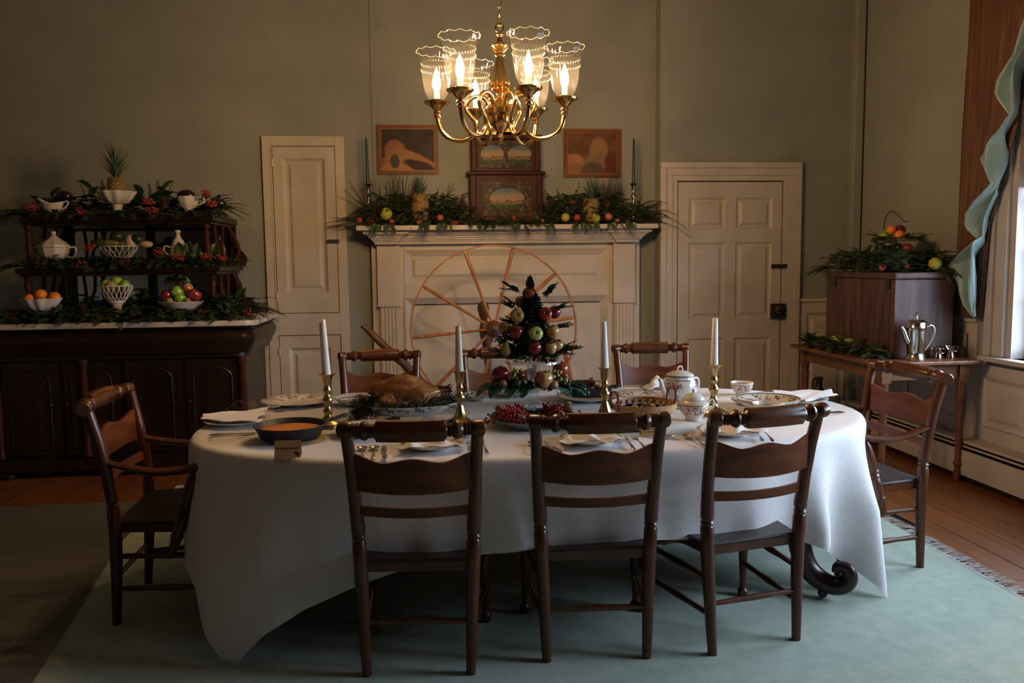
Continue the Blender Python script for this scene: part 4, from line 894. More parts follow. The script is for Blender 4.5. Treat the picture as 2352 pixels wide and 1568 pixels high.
def garland(name, label, segs, n_cedar=60, n_broad=30, n_round=0, n_fern=0, r=(.05, .06, .05), cl=(.10, .20), bl=(.05, .10), extra=None, up=.5, yb=-.5, cat='garland', clamp=None):
    """segs: list of (x0,y0,z0,x1,y1,z1, weight)"""
    mb = MB(); W = sum(s[6] for s in segs)
    def pick():
        t = rv(0, W)
        for s in segs:
            t -= s[6]
            if t <= 0: break
        u = random.random(); return V((s[0] + (s[3] - s[0]) * u + rv(-r[0], r[0]), s[1] + (s[4] - s[1]) * u + rv(-r[1], r[1]), s[2] + (s[5] - s[2]) * u + rv(0, s[7] if len(s) > 7 else r[2])))
    for _ in range(n_cedar): mb.mi = 2; sprig(mb, pick(), rdir(up, 1, yb), rv(*cl), rv(.2, 1.0), 12, .026, .0035)
    for _ in range(n_broad):
        mb.mi = 0; c = pick(); e = rdir(up, 1, yb).normalized() * rv(*bl); leaf(mb, c, e, e.length * .26)
    for _ in range(n_round): mb.mi = 3; sprig(mb, pick(), rdir(up + .4, 1, yb), rv(.06, .14), .3, 5, .024, .014, 'leaf')
    for _ in range(n_fern): mb.mi = 4; sprig(mb, pick(), rdir(1.4, .6, 0), rv(.12, .26), .2, 16, .022, .0012, 'needle')
    if extra: extra(mb)
    if clamp: mb.v = [(min(v[0], clamp[0]), min(v[1], clamp[1] if v[0] < 1.83 else clamp[2]), v[2]) for v in mb.v]
    o = obj(name, mb, GM, smooth=False); tag(o, label, cat, kind='stuff'); return o
# ---------- fruit prototypes (built small; copies share their mesh)
def fruit_mesh(kind, r):
    mb = MB()
    if kind == 'apple': pr = [(0, -.82), (.25, -.88), (.55, -.80), (.82, -.50), (.98, -.05), (1.0, .25), (.88, .62), (.62, .86), (.34, .90), (.12, .74), (0, .62)]
    elif kind == 'orange': pr = [(0, -.96), (.35, -.90), (.72, -.68), (.95, -.3), (1, .05), (.92, .4), (.66, .75), (.3, .93), (0, .95)]
    elif kind == 'pear': pr = [(0, -.9), (.3, -.88), (.7, -.65), (.86, -.3), (.80, .05), (.58, .45), (.40, .8), (.33, 1.1), (.2, 1.3), (0, 1.34)]
    elif kind == 'walnut': pr = [(0, -1), (.35, -.9), (.75, -.6), (.95, -.15), (.95, .2), (.75, .62), (.35, .95), (0, 1.15)]
    elif kind == 'grape': pr = [(0, -1.15), (.5, -1.0), (.85, -.5), (.92, 0), (.85, .5), (.5, 1.0), (0, 1.15)]
    else: pr = [(0, -1), (.5, -.87), (.87, -.5), (1, 0), (.87, .5), (.5, .87), (0, 1)]
    fn = {'apple': (lambda a, z: 1 + .02 * cos(5 * a) * (1 if z < 0 else .4)), 'walnut': (lambda a, z: 1 + .05 * cos(2 * a) + .03 * sin(7 * a + z * 90)), 'gourd': (lambda a, z: 1 + .045 * cos(9 * a))}.get(kind)
    mb.lathe([(a * r, b * r) for a, b in pr], 20 if kind not in ('grape',) else 10, fn=fn); return mb
PROTO = {}
def fruit(name, kind, r, m, loc, label=None, cat='fruit', group=None, rot=None, stem=True, sc=None, parent=None):
    key = (kind, round(r, 3), m)
    if key not in PROTO: 
        me_o = obj(name, fruit_mesh(kind, r), m, auto=180); PROTO[key] = me_o.data; o = me_o
    else: o = bpy.data.objects.new(name, PROTO[key]); COL.objects.link(o)
    o.location = loc; o.rotation_euler = rot if rot else (rv(-.9, .9), rv(-.9, .9), rv(0, 6))
    if sc: o.scale = sc
    if parent: o.parent = parent; return o
    if kind in ('apple', 'pear', 'gourd') and stem:
        sk = ('stem', kind, r)
        if sk not in PROTO:
            zt = {'apple': .62, 'pear': 1.3, 'gourd': .95}[kind] * r
            s_ = obj('stem', MB().tube([(0, 0, zt), (.003, 0, zt + .012), (.008, 0, zt + .022)], [.0016, .0013, .0018], 5), 'stem'); PROTO[sk] = s_.data
        else: s_ = bpy.data.objects.new('stem', PROTO[sk]); COL.objects.link(s_)
        s_.parent = o
    return tag(o, label, cat, group)
def berries(name, label, c, spread, n, r=.0055, m='berry', cat='berries', stems=True, leafn=0):
    mb = MB(); random.seed(hash(label) % 9999 if False else int(abs(c[0] * 1000) + abs(c[2] * 777)))
    for _ in range(n):
        while True:
            q = V((rv(-1, 1), rv(-1, 1), rv(-.5, 1)))
            if q.length < 1: break
        mb.mi = 0; p = V((q.x * spread[0], q.y * spread[1], q.z * spread[2])); mb.ball(p, r * rv(.8, 1.1), 7, 5)
        if stems and random.random() < .4: mb.mi = 1; mb.tube([p, p * .3 + V((0, 0, -spread[2] * .4))], .0007, 3, cap=False)
    o = obj(name, mb, [m, 'stem'], loc=c, auto=180); return tag(o, label, cat, kind='stuff')
def pineapple(label, loc, r=.052, h=.15, crown=.16, rot=None):
    p = thing('pineapple', label, 'pineapple', loc, rot=rot or (0, 0, rv(0, 6)))
    nA, nZ = 11, 10; mb = MB()
    mb.lathe([(0, 0), (r * .7, .004), (r * .92, h * .2), (r * .96, h * .5), (r * .86, h * .8), (r * .55, h), (0, h * 1.01)], 20)
    for j in range(nZ):
        z = h * (j + .6) / nZ; rr = r * (1 - .35 * abs(z / h - .48) ** 2 * 4 * .5) * .96
        for k in range(nA):
            a = 2 * pi * (k + .5 * (j % 2)) / nA; d = V((cos(a), sin(a), 0)); t = V((-sin(a), cos(a), 0)); c = d * rr * .97 + V((0, 0, z)); w = pi * rr / nA * .88; hh = h / nZ * .92
            mb.add([c + t * w, c + V((0, 0, hh)) - d * .004, c - t * w, c - V((0, 0, hh)), c + d * .007], [(0, 1, 4), (1, 2, 4), (2, 3, 4), (3, 0, 4)])
    obj('rind', mb, 'pine_skin', p, smooth=False)
    mb = MB()
    for k in range(46):
        f = k / 46; a = k * 2.4; L = crown * (.35 + .65 * f) * rv(.85, 1.1); out = (1 - f) * 1.25 + .16
        d = V((cos(a), sin(a), 0)); c = V((0, 0, h * .98 + f * crown * .25)) + d * .012 * (1 - f); t = V((-sin(a), cos(a), 0)) * .0085 * (1 - .4 * f)
        P = [c, c + (d * out * .35 + V((0, 0, .5))) * L * .6, c + (d * out * .8 + V((0, 0, .85))) * L]
        t = t * 1.5; mb.add([P[0] - t, P[0] + t, P[1] + t * .8, P[1] - t * .8, P[2]], [(0, 1, 2, 3), (3, 2, 4)])
    obj('crown', mb, 'pineleaf', p, smooth=False)
    return p
M['pine_skin'] = mat('pineapple_rind', (0.16, 0.10, 0.035), (0.30, 0.20, 0.075), (60, 60, 60), rough=.5)
def pinecone(label, loc, rot=(0, 0, 0), s=1.0):
    mb = MB()
    for k in range(64):
        f = k / 64; a = k * 2.4; rr = .030 * s * sin(pi * min(1, f * .92 + .12)) ; z = .085 * s * f
        d = V((cos(a), sin(a), 0)); t = V((-sin(a), cos(a), 0)) * .010 * s; c = d * rr * .5 + V((0, 0, z))
        mb.add([c - t * .4, c + t * .4, c + d * rr * .7 + t + V((0, 0, .006)), c + d * rr * .7 - t + V((0, 0, .006)), c + d * rr * .85 + V((0, 0, .013))], [(0, 1, 2, 3), (3, 2, 4)])
    mb.lathe([(0, 0), (.012 * s, .01), (.01 * s, .06), (0, .085 * s)], 8)
    o = obj('pine_cone', mb, 'cone', loc=loc, smooth=False); o.rotation_euler = rot; return tag(o, label, 'pine cone')
# ================================================================ MANTEL DRESSING
random.seed(21)
def mx(mb):
    mb.mi = 2
    for (x, y, z, dx, dy, dz, L, dr) in ((1.72, 6.38, 1.75, 1, -.1, .25, .40, 1.3), (1.72, 6.36, 1.72, 1, -.15, .05, .38, .9), (1.66, 6.42, 1.80, .8, 0, 1.0, .26, 1.6), (1.64, 6.42, 1.78, .55, 0, .9, .24, 1.6), (1.70, 6.44, 1.76, .9, -.1, .6, .28, 1.2)):
        sprig(mb, (x, y, z), (dx, dy, dz), L, dr, 30, .020, .0025)
    for k in range(9): sprig(mb, (-.42 + rv(-.05, .05), 6.38 + rv(-.04, .04), 1.725 + rv(0, .03)), (-1, -.1, rv(-.05, .3)), rv(.18, .30), .4, 20, .030, .0035)
    for k in range(7): sprig(mb, (1.70 + rv(-.05, .05), 6.38, 1.73), (1, -.2, rv(0, .4)), rv(.08, .16), .5, 14, .028, .0035)
    for x in (-.35, -.27, -.02, .05, .15, .47, .75, .95, 1.18, 1.27, 1.45, 1.60):
        for q in range(4): sprig(mb, (x + rv(-.04, .04), 6.30, 1.70 + rv(0, .03)), (rv(-.5, .5), -.5, -.5), rv(.05, .12), .9, 10, .024, .003)
    mb.mi = 4
    for x0, n in ((-.42, 5), (-.24, 9), (-.14, 7), (-.33, 5), (1.44, 22), (1.52, 10)):
        for q in range(n): sprig(mb, (x0 + rv(-.03, .03), 6.44, 1.80), (rv(-.18, .18), .02, 1), rv(.18, .31), .05, 26, .028, .0013, 'needle')
    for q in range(5): sprig(mb, (-.42, 6.42, 1.80), (rv(-1, -.5), .0, rv(.4, 1.2)), rv(.15, .28), .2, 26, .024, .0013, 'needle')
    mb.mi = 3
    for (x, z, dx, dz) in ((.08, 1.86, .3, 1), (.12, 1.86, .7, .8), (.17, 1.83, 1, .5), (1.05, 1.83, -.2, 1), (1.02, 1.84, -.6, .8), (1.12, 1.84, .4, 1), (1.0, 1.8, -.9, .6), (1.16, 1.85, .2, .9), (1.72, 1.78, .6, .6), (1.66, 1.80, .2, .7)):
        sprig(mb, (x, 6.40, z), (dx, -.1, dz), rv(.10, .17), .2, 5, .030, .019, 'leaf')
    for x in (-.35, -.27, .10, .15, .40, .68, 1.22, 1.33, 1.44, 1.60): 
        for q in range(2): e = V((rv(-.5, .5), -.35, -1)).normalized() * .055; leaf(mb, (x + rv(-.02, .02), 6.285, 1.712), e, .017, V((0, -1, .2)))
garland('mantel_garland', 'long evergreen garland of cedar and round leaves along the mantel shelf', [(-.48, 6.40, 1.71, .33, 6.42, 1.71, 1), (.33, 6.33, 1.705, .92, 6.33, 1.705, .35, .015), (.92, 6.42, 1.71, 1.76, 6.42, 1.71, 1), (-.35, 6.44, 1.80, .25, 6.46, 1.80, .5), (1.0, 6.46, 1.80, 1.55, 6.46, 1.79, .5)],
        520, 620, 240, 10, (.05, .06, .13), (.08, .15), (.04, .075), mx, clamp=(9, 6.575, 6.385))
random.seed(5)
pineapple('pineapple on the mantel left of the clock', (-.03, 6.40, 1.735), .070, .20, .17)
pineapple('pineapple on the mantel right of the clock, half sunk in greenery', (1.29, 6.42, 1.72), .068, .18, .19, rot=(.1, -.12, 1))
fruit('quince', 'orange', .048, 'lemon', (-.285, 6.34, 1.785), 'yellow green rough-skinned fruit at the left end of the mantel garland')
fruit('quince', 'orange', .034, 'lemon', (1.075, 6.32, 1.750), 'small yellow green fruit between two red fruits on the mantel')
fruit('pear', 'pear', .040, 'lemon', (1.31, 6.31, 1.745), 'large yellow pear on the mantel below the right pineapple')
for (x, z, r, m, l) in ((-.483, 1.738, .022, 'pom', 'small red fruit at the far left tip of the mantel'), (-.245, 1.725, .022, 'pom', 'small red fruit below the yellow one on the mantel'), (.117, 1.752, .027, 'pom', 'red fruit on the mantel just right of the left pineapple'),
                        (.672, 1.738, .029, 'apple_red', 'shiny red apple centred on the mantel before the clock'), (1.166, 1.748, .028, 'pom', 'red fruit on the mantel left of the yellow pear'), (1.41, 1.752, .031, 'peach', 'orange red pomegranate on the mantel right of the yellow pear'), (1.415, 1.855, .027, 'pom', 'red fruit high in the garland right of the second pineapple')):
    fruit('pomegranate', 'apple', r, m, (x, 6.315 if z < 1.8 else 6.40, z), l)
for (x, l) in ((.892, 'brown nut on the mantel right of the clock'), (-.04, 'brown nut on the mantel below the left pineapple'), (1.48, 'brown nut near the right candlestick on the mantel')): fruit('nut', 'walnut', .020, 'peach', (x, 6.315, 1.722), l, 'nut')
pinecone('dark pine cone leaning left of the mantel clock', (.295, 6.42, 1.82)); pinecone('dark pine cone leaning right of the mantel clock', (.965, 6.42, 1.82), (0, .3, 0))
for k, (x, z, l) in enumerate(((-.40, 1.728, 'red berry bunch beside the left mantel candlestick'), (.23, 1.715, 'red berry bunch on the mantel edge left of the clock'), (1.13, 1.87, 'red berry bunch beneath the right framed picture'), (.50, 1.73, 'red berries below the left half of the clock'))):
    berries('berry_cluster', l, (x, 6.33 if z < 1.8 else 6.4, z), (.035, .03, .022), 26, .006, 'berrydull')
def candlestick(label, loc, prof, m='brassdull', cat='candlestick', n=20, top=None, a0=0, oct_=0):
    c = thing('candlestick', label, cat, loc)
    h = prof[-1][1]; i = next(k for k, (r, z) in enumerate(prof) if z > .28 * h)
    obj('base', MB().lathe(prof[:i + 1], oct_ or n, a0=a0), m, c, auto=30 if oct_ else 75); obj('stem', MB().lathe(prof[i:], n), m, c, auto=75); return c
def candle(label, loc, h, r0, r1, m='wax', tilt=(0, 0), wick=True, jag=False):
    c = thing('candle', label, 'candle', loc, rot=(tilt[1], tilt[0], 0))
    n = 16; mb = MB().lathe([(r0, 0), (r0, .01), ((r0 + r1) / 2, h * .5), (r1, h - .004), (r1 * .86, h), (r1 * .3, h - .003), (0, h - .004)], n)
    if jag: mb.v = [(x, y, z + (.009 * (1 if (x > 0) else -.4) if z > h - .006 else 0)) for x, y, z in mb.v]
    obj('wax', mb, m, c)
    if wick: obj('wick', MB().tube([(0, 0, h - .004), (.001, 0, h + .006), (.003, 0, h + .014)], .0012, 5), 'wick', c)
    return c
SIL = [(0, 0), (.045, .001), (.046, .006), (.035, .014), (.016, .024), (.012, .04), (.018, .052), (.010, .065), (.013, .10), (.018, .115), (.010, .13), (.014, .18), (.020, .20), (.010, .215), (.016, .235), (.014, .262), (.028, .275), (.032, .28), (.012, .282), (.012, .27)]
for x, l, l2 in ((-.42, 'silver candlestick at the left end of the mantel', 'dark green taper candle at the left end of the mantel'), (1.633, 'silver candlestick at the right end of the mantel', 'dark green taper candle at the right end of the mantel')):
    candlestick(l, (x, 6.42, 1.700), [(r, z * 1.12) for r, z in SIL], 'silverdark'); candle(l2, (x, 6.42, 2.012), .345, .0135, .008, 'waxgreen', ((-.012 if x < 0 else .006), 0))
# ================================================================ SIDEBOARD DRESSING
random.seed(31)
SX = -2.05
def sbx(mb):
    mb.mi = 2
    for k in range(14): sprig(mb, (-1.46 + rv(-.05, .05), 5.85, 1.78 + rv(0, .03)), (1, rv(-.3, .1), rv(-.1, .5)), rv(.12, .26), .9, 18, .028, .0035)
    for k in range(12): sprig(mb, (-2.62, 5.85, 1.78), (-1, rv(-.3, .1), rv(-.1, .4)), rv(.12, .26), .8, 18, .028, .0035)
    for k in range(8): sprig(mb, (-2.05 + rv(-.25, .3), 5.98, 1.85), (rv(-.5, .5), 0, 1), rv(.12, .20), .2, 18, .022, .003)
    mb.mi = 0
    for k in range(50): e = rdir(.9, 1, -.6).normalized() * rv(.07, .13); leaf(mb, (SX + rv(-.55, .55), 6.02 + rv(-.05, .08), 1.78 + rv(.0, .12)), e, e.length * .28)
    for k in range(26): e = rdir(1.4, 1, 0).normalized() * rv(.07, .13); leaf(mb, (SX + rv(-.25, .30), 6.0, 1.84 + rv(.0, .10)), e, e.length * .3)
garland('shelf_garland', 'greenery piled on the top shelf of the sideboard', [(-2.66, 6.06, 1.765, -1.42, 6.06, 1.765, 1), (-2.66, 5.85, 1.762, -1.42, 5.85, 1.762, .5, .012)], 330, 420, 0, 0, (.05, .05, .12), (.08, .15), (.05, .09), sbx, yb=-.1)
def sby(mb):
    mb.mi = 2
    for k in range(14): sprig(mb, (-1.40 + rv(-.05, .05), 5.82, 1.43 + rv(0, .04)), (1, rv(-.3, .1), rv(-.1, .3)), rv(.12, .24), .5, 18, .028, .0035)
    for k in range(8): sprig(mb, (-2.66, 5.82, 1.43), (-1, rv(-.3, .1), rv(-.1, .3)), rv(.12, .22), .5, 18, .028, .0035)
    mb.mi = 0
    for k in range(16): e = V((rv(-.4, .4), 0, 1)).normalized() * rv(.10, .16); leaf(mb, (-1.52 + rv(-.12, .08), 5.88, 1.43), e, e.length * .22, V((0, -1, 0)))
garland('shelf_garland', 'greenery along the middle shelf of the sideboard', [(-2.66, 5.84, 1.415, -1.40, 5.84, 1.415, 1)], 260, 240, 0, 0, (.04, .06, .05), (.06, .13), (.05, .09), sby)
def sbz(mb):
    mb.mi = 2
    for k in range(22): sprig(mb, (-1.25 + rv(-.08, .06), 5.78, 1.08 + rv(0, .07)), (1, rv(-.4, .1), rv(-.1, .6)), rv(.12, .27), .6, 20, .030, .0035)
    mb.mi = 0
    for k in range(24): e = rdir(.9, 1, -.5).normalized() * rv(.07, .13); leaf(mb, (-1.30 + rv(-.14, .10), 5.80, 1.07 + rv(0, .10)), e, e.length * .28)
    for k in range(60): e = rdir(.9, 1, -.4).normalized() * rv(.07, .14); leaf(mb, (rv(-2.4, -1.8) if k % 2 else rv(-1.5, -1.3), 5.88 + rv(-.05, .1), 1.08 + rv(0, .14)), e, e.length * .28)
garland('marble_garland', 'greenery spread across the marble top of the sideboard', [(-2.85, 5.78, 1.055, -1.22, 5.78, 1.055, 1)], 420, 320, 0, 0, (.05, .10, .07), (.07, .15), (.06, .11), sbz)
bl = dict(a=(-2.56, 1.80, 'left end of the top shelf'), b=(-2.26, 1.775, 'top shelf between gravy boat and fluted bowl'), c=(-1.81, 1.78, 'top shelf edge right of the fluted bowl'), d=(-1.83, 1.84, 'top shelf beside the fluted bowl'), e=(-1.455, 1.89, 'top shelf above the small cup'), f=(-1.42, 1.825, 'top shelf right end'),
          g=(-2.52, 1.44, 'middle shelf beneath the tureen'), h=(-2.28, 1.43, 'middle shelf left of the lattice basket'), i=(-1.99, 1.435, 'middle shelf below the lattice basket'), j=(-2.22, 1.54, 'middle shelf between tureen and lattice basket'), k=(-1.78, 1.51, 'middle shelf left of the jug'), l=(-1.655, 1.465, 'middle shelf below the jug'), n=(-1.47, 1.47, 'middle shelf right of the jug'), m=(-1.37, 1.46, 'right end of the middle shelf'),
          p=(-2.70, 1.09, 'marble top far left'), q=(-2.16, 1.09, 'marble top left of centre'), r=(-1.94, 1.095, 'marble top at centre'), s=(-1.765, 1.085, 'marble top left of the apple bowl'), t=(-1.50, 1.09, 'marble top right of the apple bowl'), u=(-1.20, 1.095, 'right corner of the marble top'))
for k, (x, z, l) in bl.items():
    berries('berry_cluster', 'red berry cluster on the sideboard, ' + l, (x, 5.74 if z < 1.2 else 5.79, z), (.042, .03, .032), 44, .0062, 'berrydull')
pineapple('pineapple with tall crown topping the sideboard', (-2.085, 5.97, 1.87), .062, .15, .26)
def bowl(name, label, loc, prof, m, n=40, fn=None, cat='bowl', a0=0):
    c = thing(name, label, cat, loc); obj('body', MB().lathe(prof, n, fn=fn, a0=a0), m, c, auto=60); return c
flu = lambda a, z: 1 + .06 * cos(10 * a) * min(1, max(0, z) / .04)
for (lab, loc) in (('fluted white footed bowl holding the pineapple on the top shelf', (-2.075, 5.93, 1.762)), ('fluted white bowl heaped with oranges on the marble top', (-2.55, 5.80, 1.052))):
    h0 = .074
    c = thing('fluted_bowl', lab, 'bowl', loc)
    obj('bowl_body', MB().lathe([(.0, h0), (.045, h0), (.075, h0 + .012), (.10, h0 + .04), (.122, h0 + .076), (.128, h0 + .086), (.124, h0 + .086), (.096, h0 + .045), (.06, h0 + .018), (0, h0 + .012)], 60, fn=flu), 'chinagrey', c, auto=80)
    obj('foot', MB().lathe([(.055, 0), (.056, .008), (.035, .02), (.03, .05), (.04, h0)], 24), 'chinagrey', c)
c = thing('footed_bowl', 'plain wide white bowl heaped with apples on the marble top', 'bowl', (-1.65, 5.80, 1.052))
obj('bowl_body', MB().lathe([(0, .05), (.06, .05), (.09, .066), (.125, .10), (.150, .124), (.147, .126), (.118, .104), (.085, .074), (0, .062)], 40), 'chinagrey', c); obj('foot', MB().lathe([(.06, 0), (.06, .01), (.04, .025), (.045, .05)], 24), 'chinagrey', c)
c = thing('gravy_boat', 'white gravy boat on its saucer at the left of the top shelf', 'gravy boat', (-2.49, 5.92, 1.760))
mb = MB(); n = 28; pf = [(0, .022), (.35, .024), (.75, .045), (1.0, .085), (.94, .085), (.70, .05), (0, .032)]
vs = []
for r, z in pf:
    for k in range(n):
        a = 2 * pi * k / n; vs.append((-.075 * r * cos(a) + (.035 * (z - .02) * 8 * -max(0, cos(a)) ** 3 if r > .6 else 0) * 1, .045 * r * sin(a), z + (.035 * max(0, cos(a)) ** 2 + .012 * max(0, -cos(a)) ** 2 if r > .8 else 0)))
mb.add(vs, [(i * n + k, i * n + (k + 1) % n, (i + 1) * n + (k + 1) % n, (i + 1) * n + k) for i in range(len(pf) - 1) for k in range(n)]); mb.lathe([(.03, .008), (.02, .018), (.03, .026)], 16)
obj('boat_body', mb, 'chinagrey', c, auto=80); obj('saucer', MB().lathe([(0, 0), (.06, .0), (.085, .012), (.083, .014), (.055, .006), (0, .006)], 32, scal=(1, .8)), 'chinagrey', c); obj('handle', MB().tube([(.07, 0, .09), (.095, 0, .10), (.10, 0, .08), (.08, 0, .055), (.06, 0, .045)], .005, 8), 'chinagrey', c)
c = thing('footed_cup', 'white cup with spout at the right of the top shelf', 'cup', (-1.60, 5.90, 1.760))
obj('cup_body', MB().lathe([(.035, 0), (.036, .008), (.022, .02), (.03, .04), (.055, .06), (.066, .09), (.069, .125), (.065, .125), (.05, .07), (0, .05)], 32, fn=lambda a, z: 1 + .04 * cos(8 * a)), 'chinagrey', c, auto=80); obj('handle', MB().tube([(.066, 0, .115), (.10, 0, .12), (.105, 0, .085), (.06, 0, .065)], .006, 8), 'chinagrey', c)
for (x, z, r, l) in ((-2.437, 1.905, .045, 'purple black fruit behind the gravy boat'), (-1.631, 1.905, .05, 'purple black fruit behind the right cup'), (-1.395, 1.845, .042, 'purple black fruit at the right end of the top shelf')):
    fruit('aubergine', 'ball', r, 'aubergine', (x, 5.98 if z > 1.86 else 5.88, z - .01), l, sc=(1.3, 1, .9), rot=(0, 0, 0))
c = thing('tureen', 'white covered tureen with loop handles on the middle shelf', 'tureen', (-2.495, 5.92, 1.412))
obj('tureen_body', MB().lathe([(.04, 0), (.042, .01), (.03, .025), (.05, .045), (.082, .08), (.092, .115), (.094, .135), (.098, .138), (.09, .14), (0, .14)], 8, a0=pi / 8), 'chinagrey', c, auto=20)
obj('lid', MB().lathe([(.096, .14), (.095, .152), (.07, .175), (.035, .20), (.018, .215), (.010, .222), (.016, .232), (.014, .245), (0, .248)], 8, a0=pi / 8), 'chinagrey', c, auto=20)
for s in (-1, 1): obj('handle', MB().tube([(s * .085, 0, .13), (s * .125, 0, .14), (s * .138, 0, .115), (s * .12, 0, .07), (s * .075, 0, .075)], .0075, 8), 'chinagrey', c)
c = thing('sugar_jar', 'white covered jar half hidden by leaves on the middle shelf', 'jar', (-1.69, 5.94, 1.412))
obj('jar_body', MB().lathe([(.04, 0), (.045, .02), (.055, .07), (.05, .13), (.04, .15), (0, .15)], 10), 'chinagrey', c, auto=30); obj('lid', MB().lathe([(.045, .15), (.04, .17), (.018, .20), (.012, .225), (.02, .238), (.018, .248), (0, .25)], 10), 'chinagrey', c, auto=30)
for s in (-1, 1): obj('handle', MB().tube([(s * .05, 0, .13), (s * .09, 0, .14), (s * .095, 0, .10), (s * .05, 0, .07)], .006, 8), 'chinagrey', c)
def lattice(label, loc, h0, H, r0, r1, n=18):
    c = thing('lattice_basket', label, 'basket', loc)
    obj('foot', MB().lathe([(.06, 0), (.058, .006), (.03, .02), (.03, h0 * .8), (.05, h0)], 24).lathe([(0, h0), (r0, h0), (r0, h0 + .012), (0, h0 + .012)], 24), 'chinagrey', c)
    for k in range(n):
        for s in (-1, 1):
            a0, a1 = 2 * pi * k / n, 2 * pi * (k + s * .95) / n; pts = []
            for q in range(6):
                t = q / 5; r = r0 + (r1 - r0) * t ** .8; a = a0 + (a1 - a0) * sin(t * pi / 2) ; pts.append((r * cos(a), r * sin(a), h0 + .01 + H * t))
            obj('lattice_strip', MB().tube(pts, .0032, 5), 'chinagrey', c)
    obj('rim', MB().tube([(r1 * cos(2 * pi * k / 72), r1 * sin(2 * pi * k / 72), h0 + .008 + H + .004 * abs(cos(pi * k / 72 * n))) for k in range(73)], .0035, 5), 'chinagrey', c)
    return c
lattice('white openwork basket of gourds on the middle shelf', (-2.08, 5.93, 1.412), .045, .085, .055, .125)
lattice('white openwork basket of green apples on the marble top', (-2.075, 5.82, 1.052), .125, .10, .055, .105, 18)
for (x, z, r, m, sc, l) in ((-2.086, 1.62, .048, 'gourd_dark', (1, 1, .8), 'round dark green squash atop the gourd basket'), (-2.13, 1.575, .042, 'gourd_yellow', (1.5, 1, .8), 'striped yellow green gourd in the openwork basket'), (-2.0, 1.58, .044, 'gourd_cream', (.8, .9, 1.2), 'cream oval gourd in the openwork basket'),
                            (-1.955, 1.60, .042, 'gourd_dark', (1, 1, .8), 'dark squash behind the cream gourd'), (-2.20, 1.575, .042, 'gourd_dark', (1.6, .9, .8), 'long dark green squash at the left of the gourd basket'), (-1.90, 1.565, .030, 'gourd_cream', (1.5, .9, .8), 'small cream gourd at the right of the gourd basket')):
    fruit('gourd', 'gourd', r, m, (x, 5.93, z), l, 'gourd', rot=(0, .2 * (x + 2.05) * 9, rv(0, 3)) if sc[0] < 1.3 else (0, 0, 0), sc=sc)
for (x, y, z, l) in ((-2.62, 5.80, 1.205, 'leftmost orange in the fluted bowl'), (-2.548, 5.80, 1.235, 'topmost orange in the fluted bowl'), (-2.462, 5.80, 1.215, 'rightmost orange in the fluted bowl'), (-2.52, 5.745, 1.185, 'front orange in the fluted bowl'), (-2.50, 5.87, 1.215, 'orange at the back of the fluted bowl')):
    fruit('orange', 'orange', .038, 'orange', (x, y, z), l)
for (x, y, z, m, l) in ((-2.135, 5.81, 1.292, 'apple_bright', 'green apple at the left of the lower openwork basket'), (-2.07, 5.82, 1.315, 'apple_bright', 'green apple on top in the lower openwork basket'), (-2.012, 5.81, 1.290, 'apple_bright', 'green apple at the right of the lower openwork basket'), (-2.085, 5.76, 1.282, 'apple_yellow', 'yellow apple at the front of the lower openwork basket')):
    fruit('apple', 'apple', .036, m, (x, y, z), l)
for (x, y, z, r, m, l) in ((-1.673, 5.79, 1.240, .041, 'apple_bright', 'upper bright green apple in the wide white bowl'), (-1.640, 5.745, 1.195, .037, 'apple_bright', 'lower bright green apple in the wide white bowl'), (-1.560, 5.79, 1.215, .046, 'apple_red', 'large red apple in the wide white bowl'), (-1.612, 5.84, 1.262, .038, 'apple_mix', 'red and yellow apple at the back of the wide white bowl'), (-1.745, 5.80, 1.215, .040, 'apple_dark', 'dark red apple at the left of the wide white bowl')):
    fruit('apple', 'apple', r, m, (x, y, z), l)
for (x, l) in ((-1.70, 'left pale nut at the front of the apple bowl'), (-1.585, 'right pale nut at the front of the apple bowl')): fruit('nut', 'walnut', .020, 'walnut', (x, 5.715, 1.185), l, 'nut')
pinecone('pine cone upright among leaves on the sideboard top shelf', (-1.755, 5.88, 1.80)); pinecone('pine cone lying between the orange bowl and lower basket', (-2.33, 5.78, 1.12), (0, 1.1, 0), .9)
# ================================================================ SIDE TABLE DRESSING
random.seed(41)
def stx(mb):
    mb.mi = 2
    for k in range(8): sprig(mb, (2.98, 5.85, 1.345), (-1, rv(-.3, .1), rv(-.1, .3)), rv(.12, .22), .6, 16, .028, .0035)
    for k in range(12): sprig(mb, (3.28 + rv(-.05, .05), 5.02, 1.345), (rv(0, .6), rv(-1, -.4), rv(-.5, .2)), rv(.10, .2), 1.2, 16, .026, .0035)
garland('box_garland', 'greenery heaped on top of the tall wooden box', [(3.0, 5.02, 1.33, 3.0, 5.80, 1.33, 1), (3.30, 5.02, 1.33, 3.30, 5.80, 1.33, 1), (3.15, 5.3, 1.36, 3.2, 5.6, 1.38, .7)], 420, 380, 110, 0, (.06, .06, .12), (.08, .15), (.04, .08), stx)
def sty(mb):
    mb.mi = 0
    for k in range(8): e = V((rv(-1, .2), rv(-.3, .3), rv(.2, 1))).normalized() * .09; leaf(mb, (2.80 + rv(-.03, .03), 5.78, .80), e, .02)
garland('table_garland', 'greenery along the left edge of the side table, beneath the box', [(2.82, 5.82, .782, 2.86, 5.0, .782, 1)], 260, 160, 40, 0, (.045, .05, .055), (.06, .13), (.04, .08), sty)
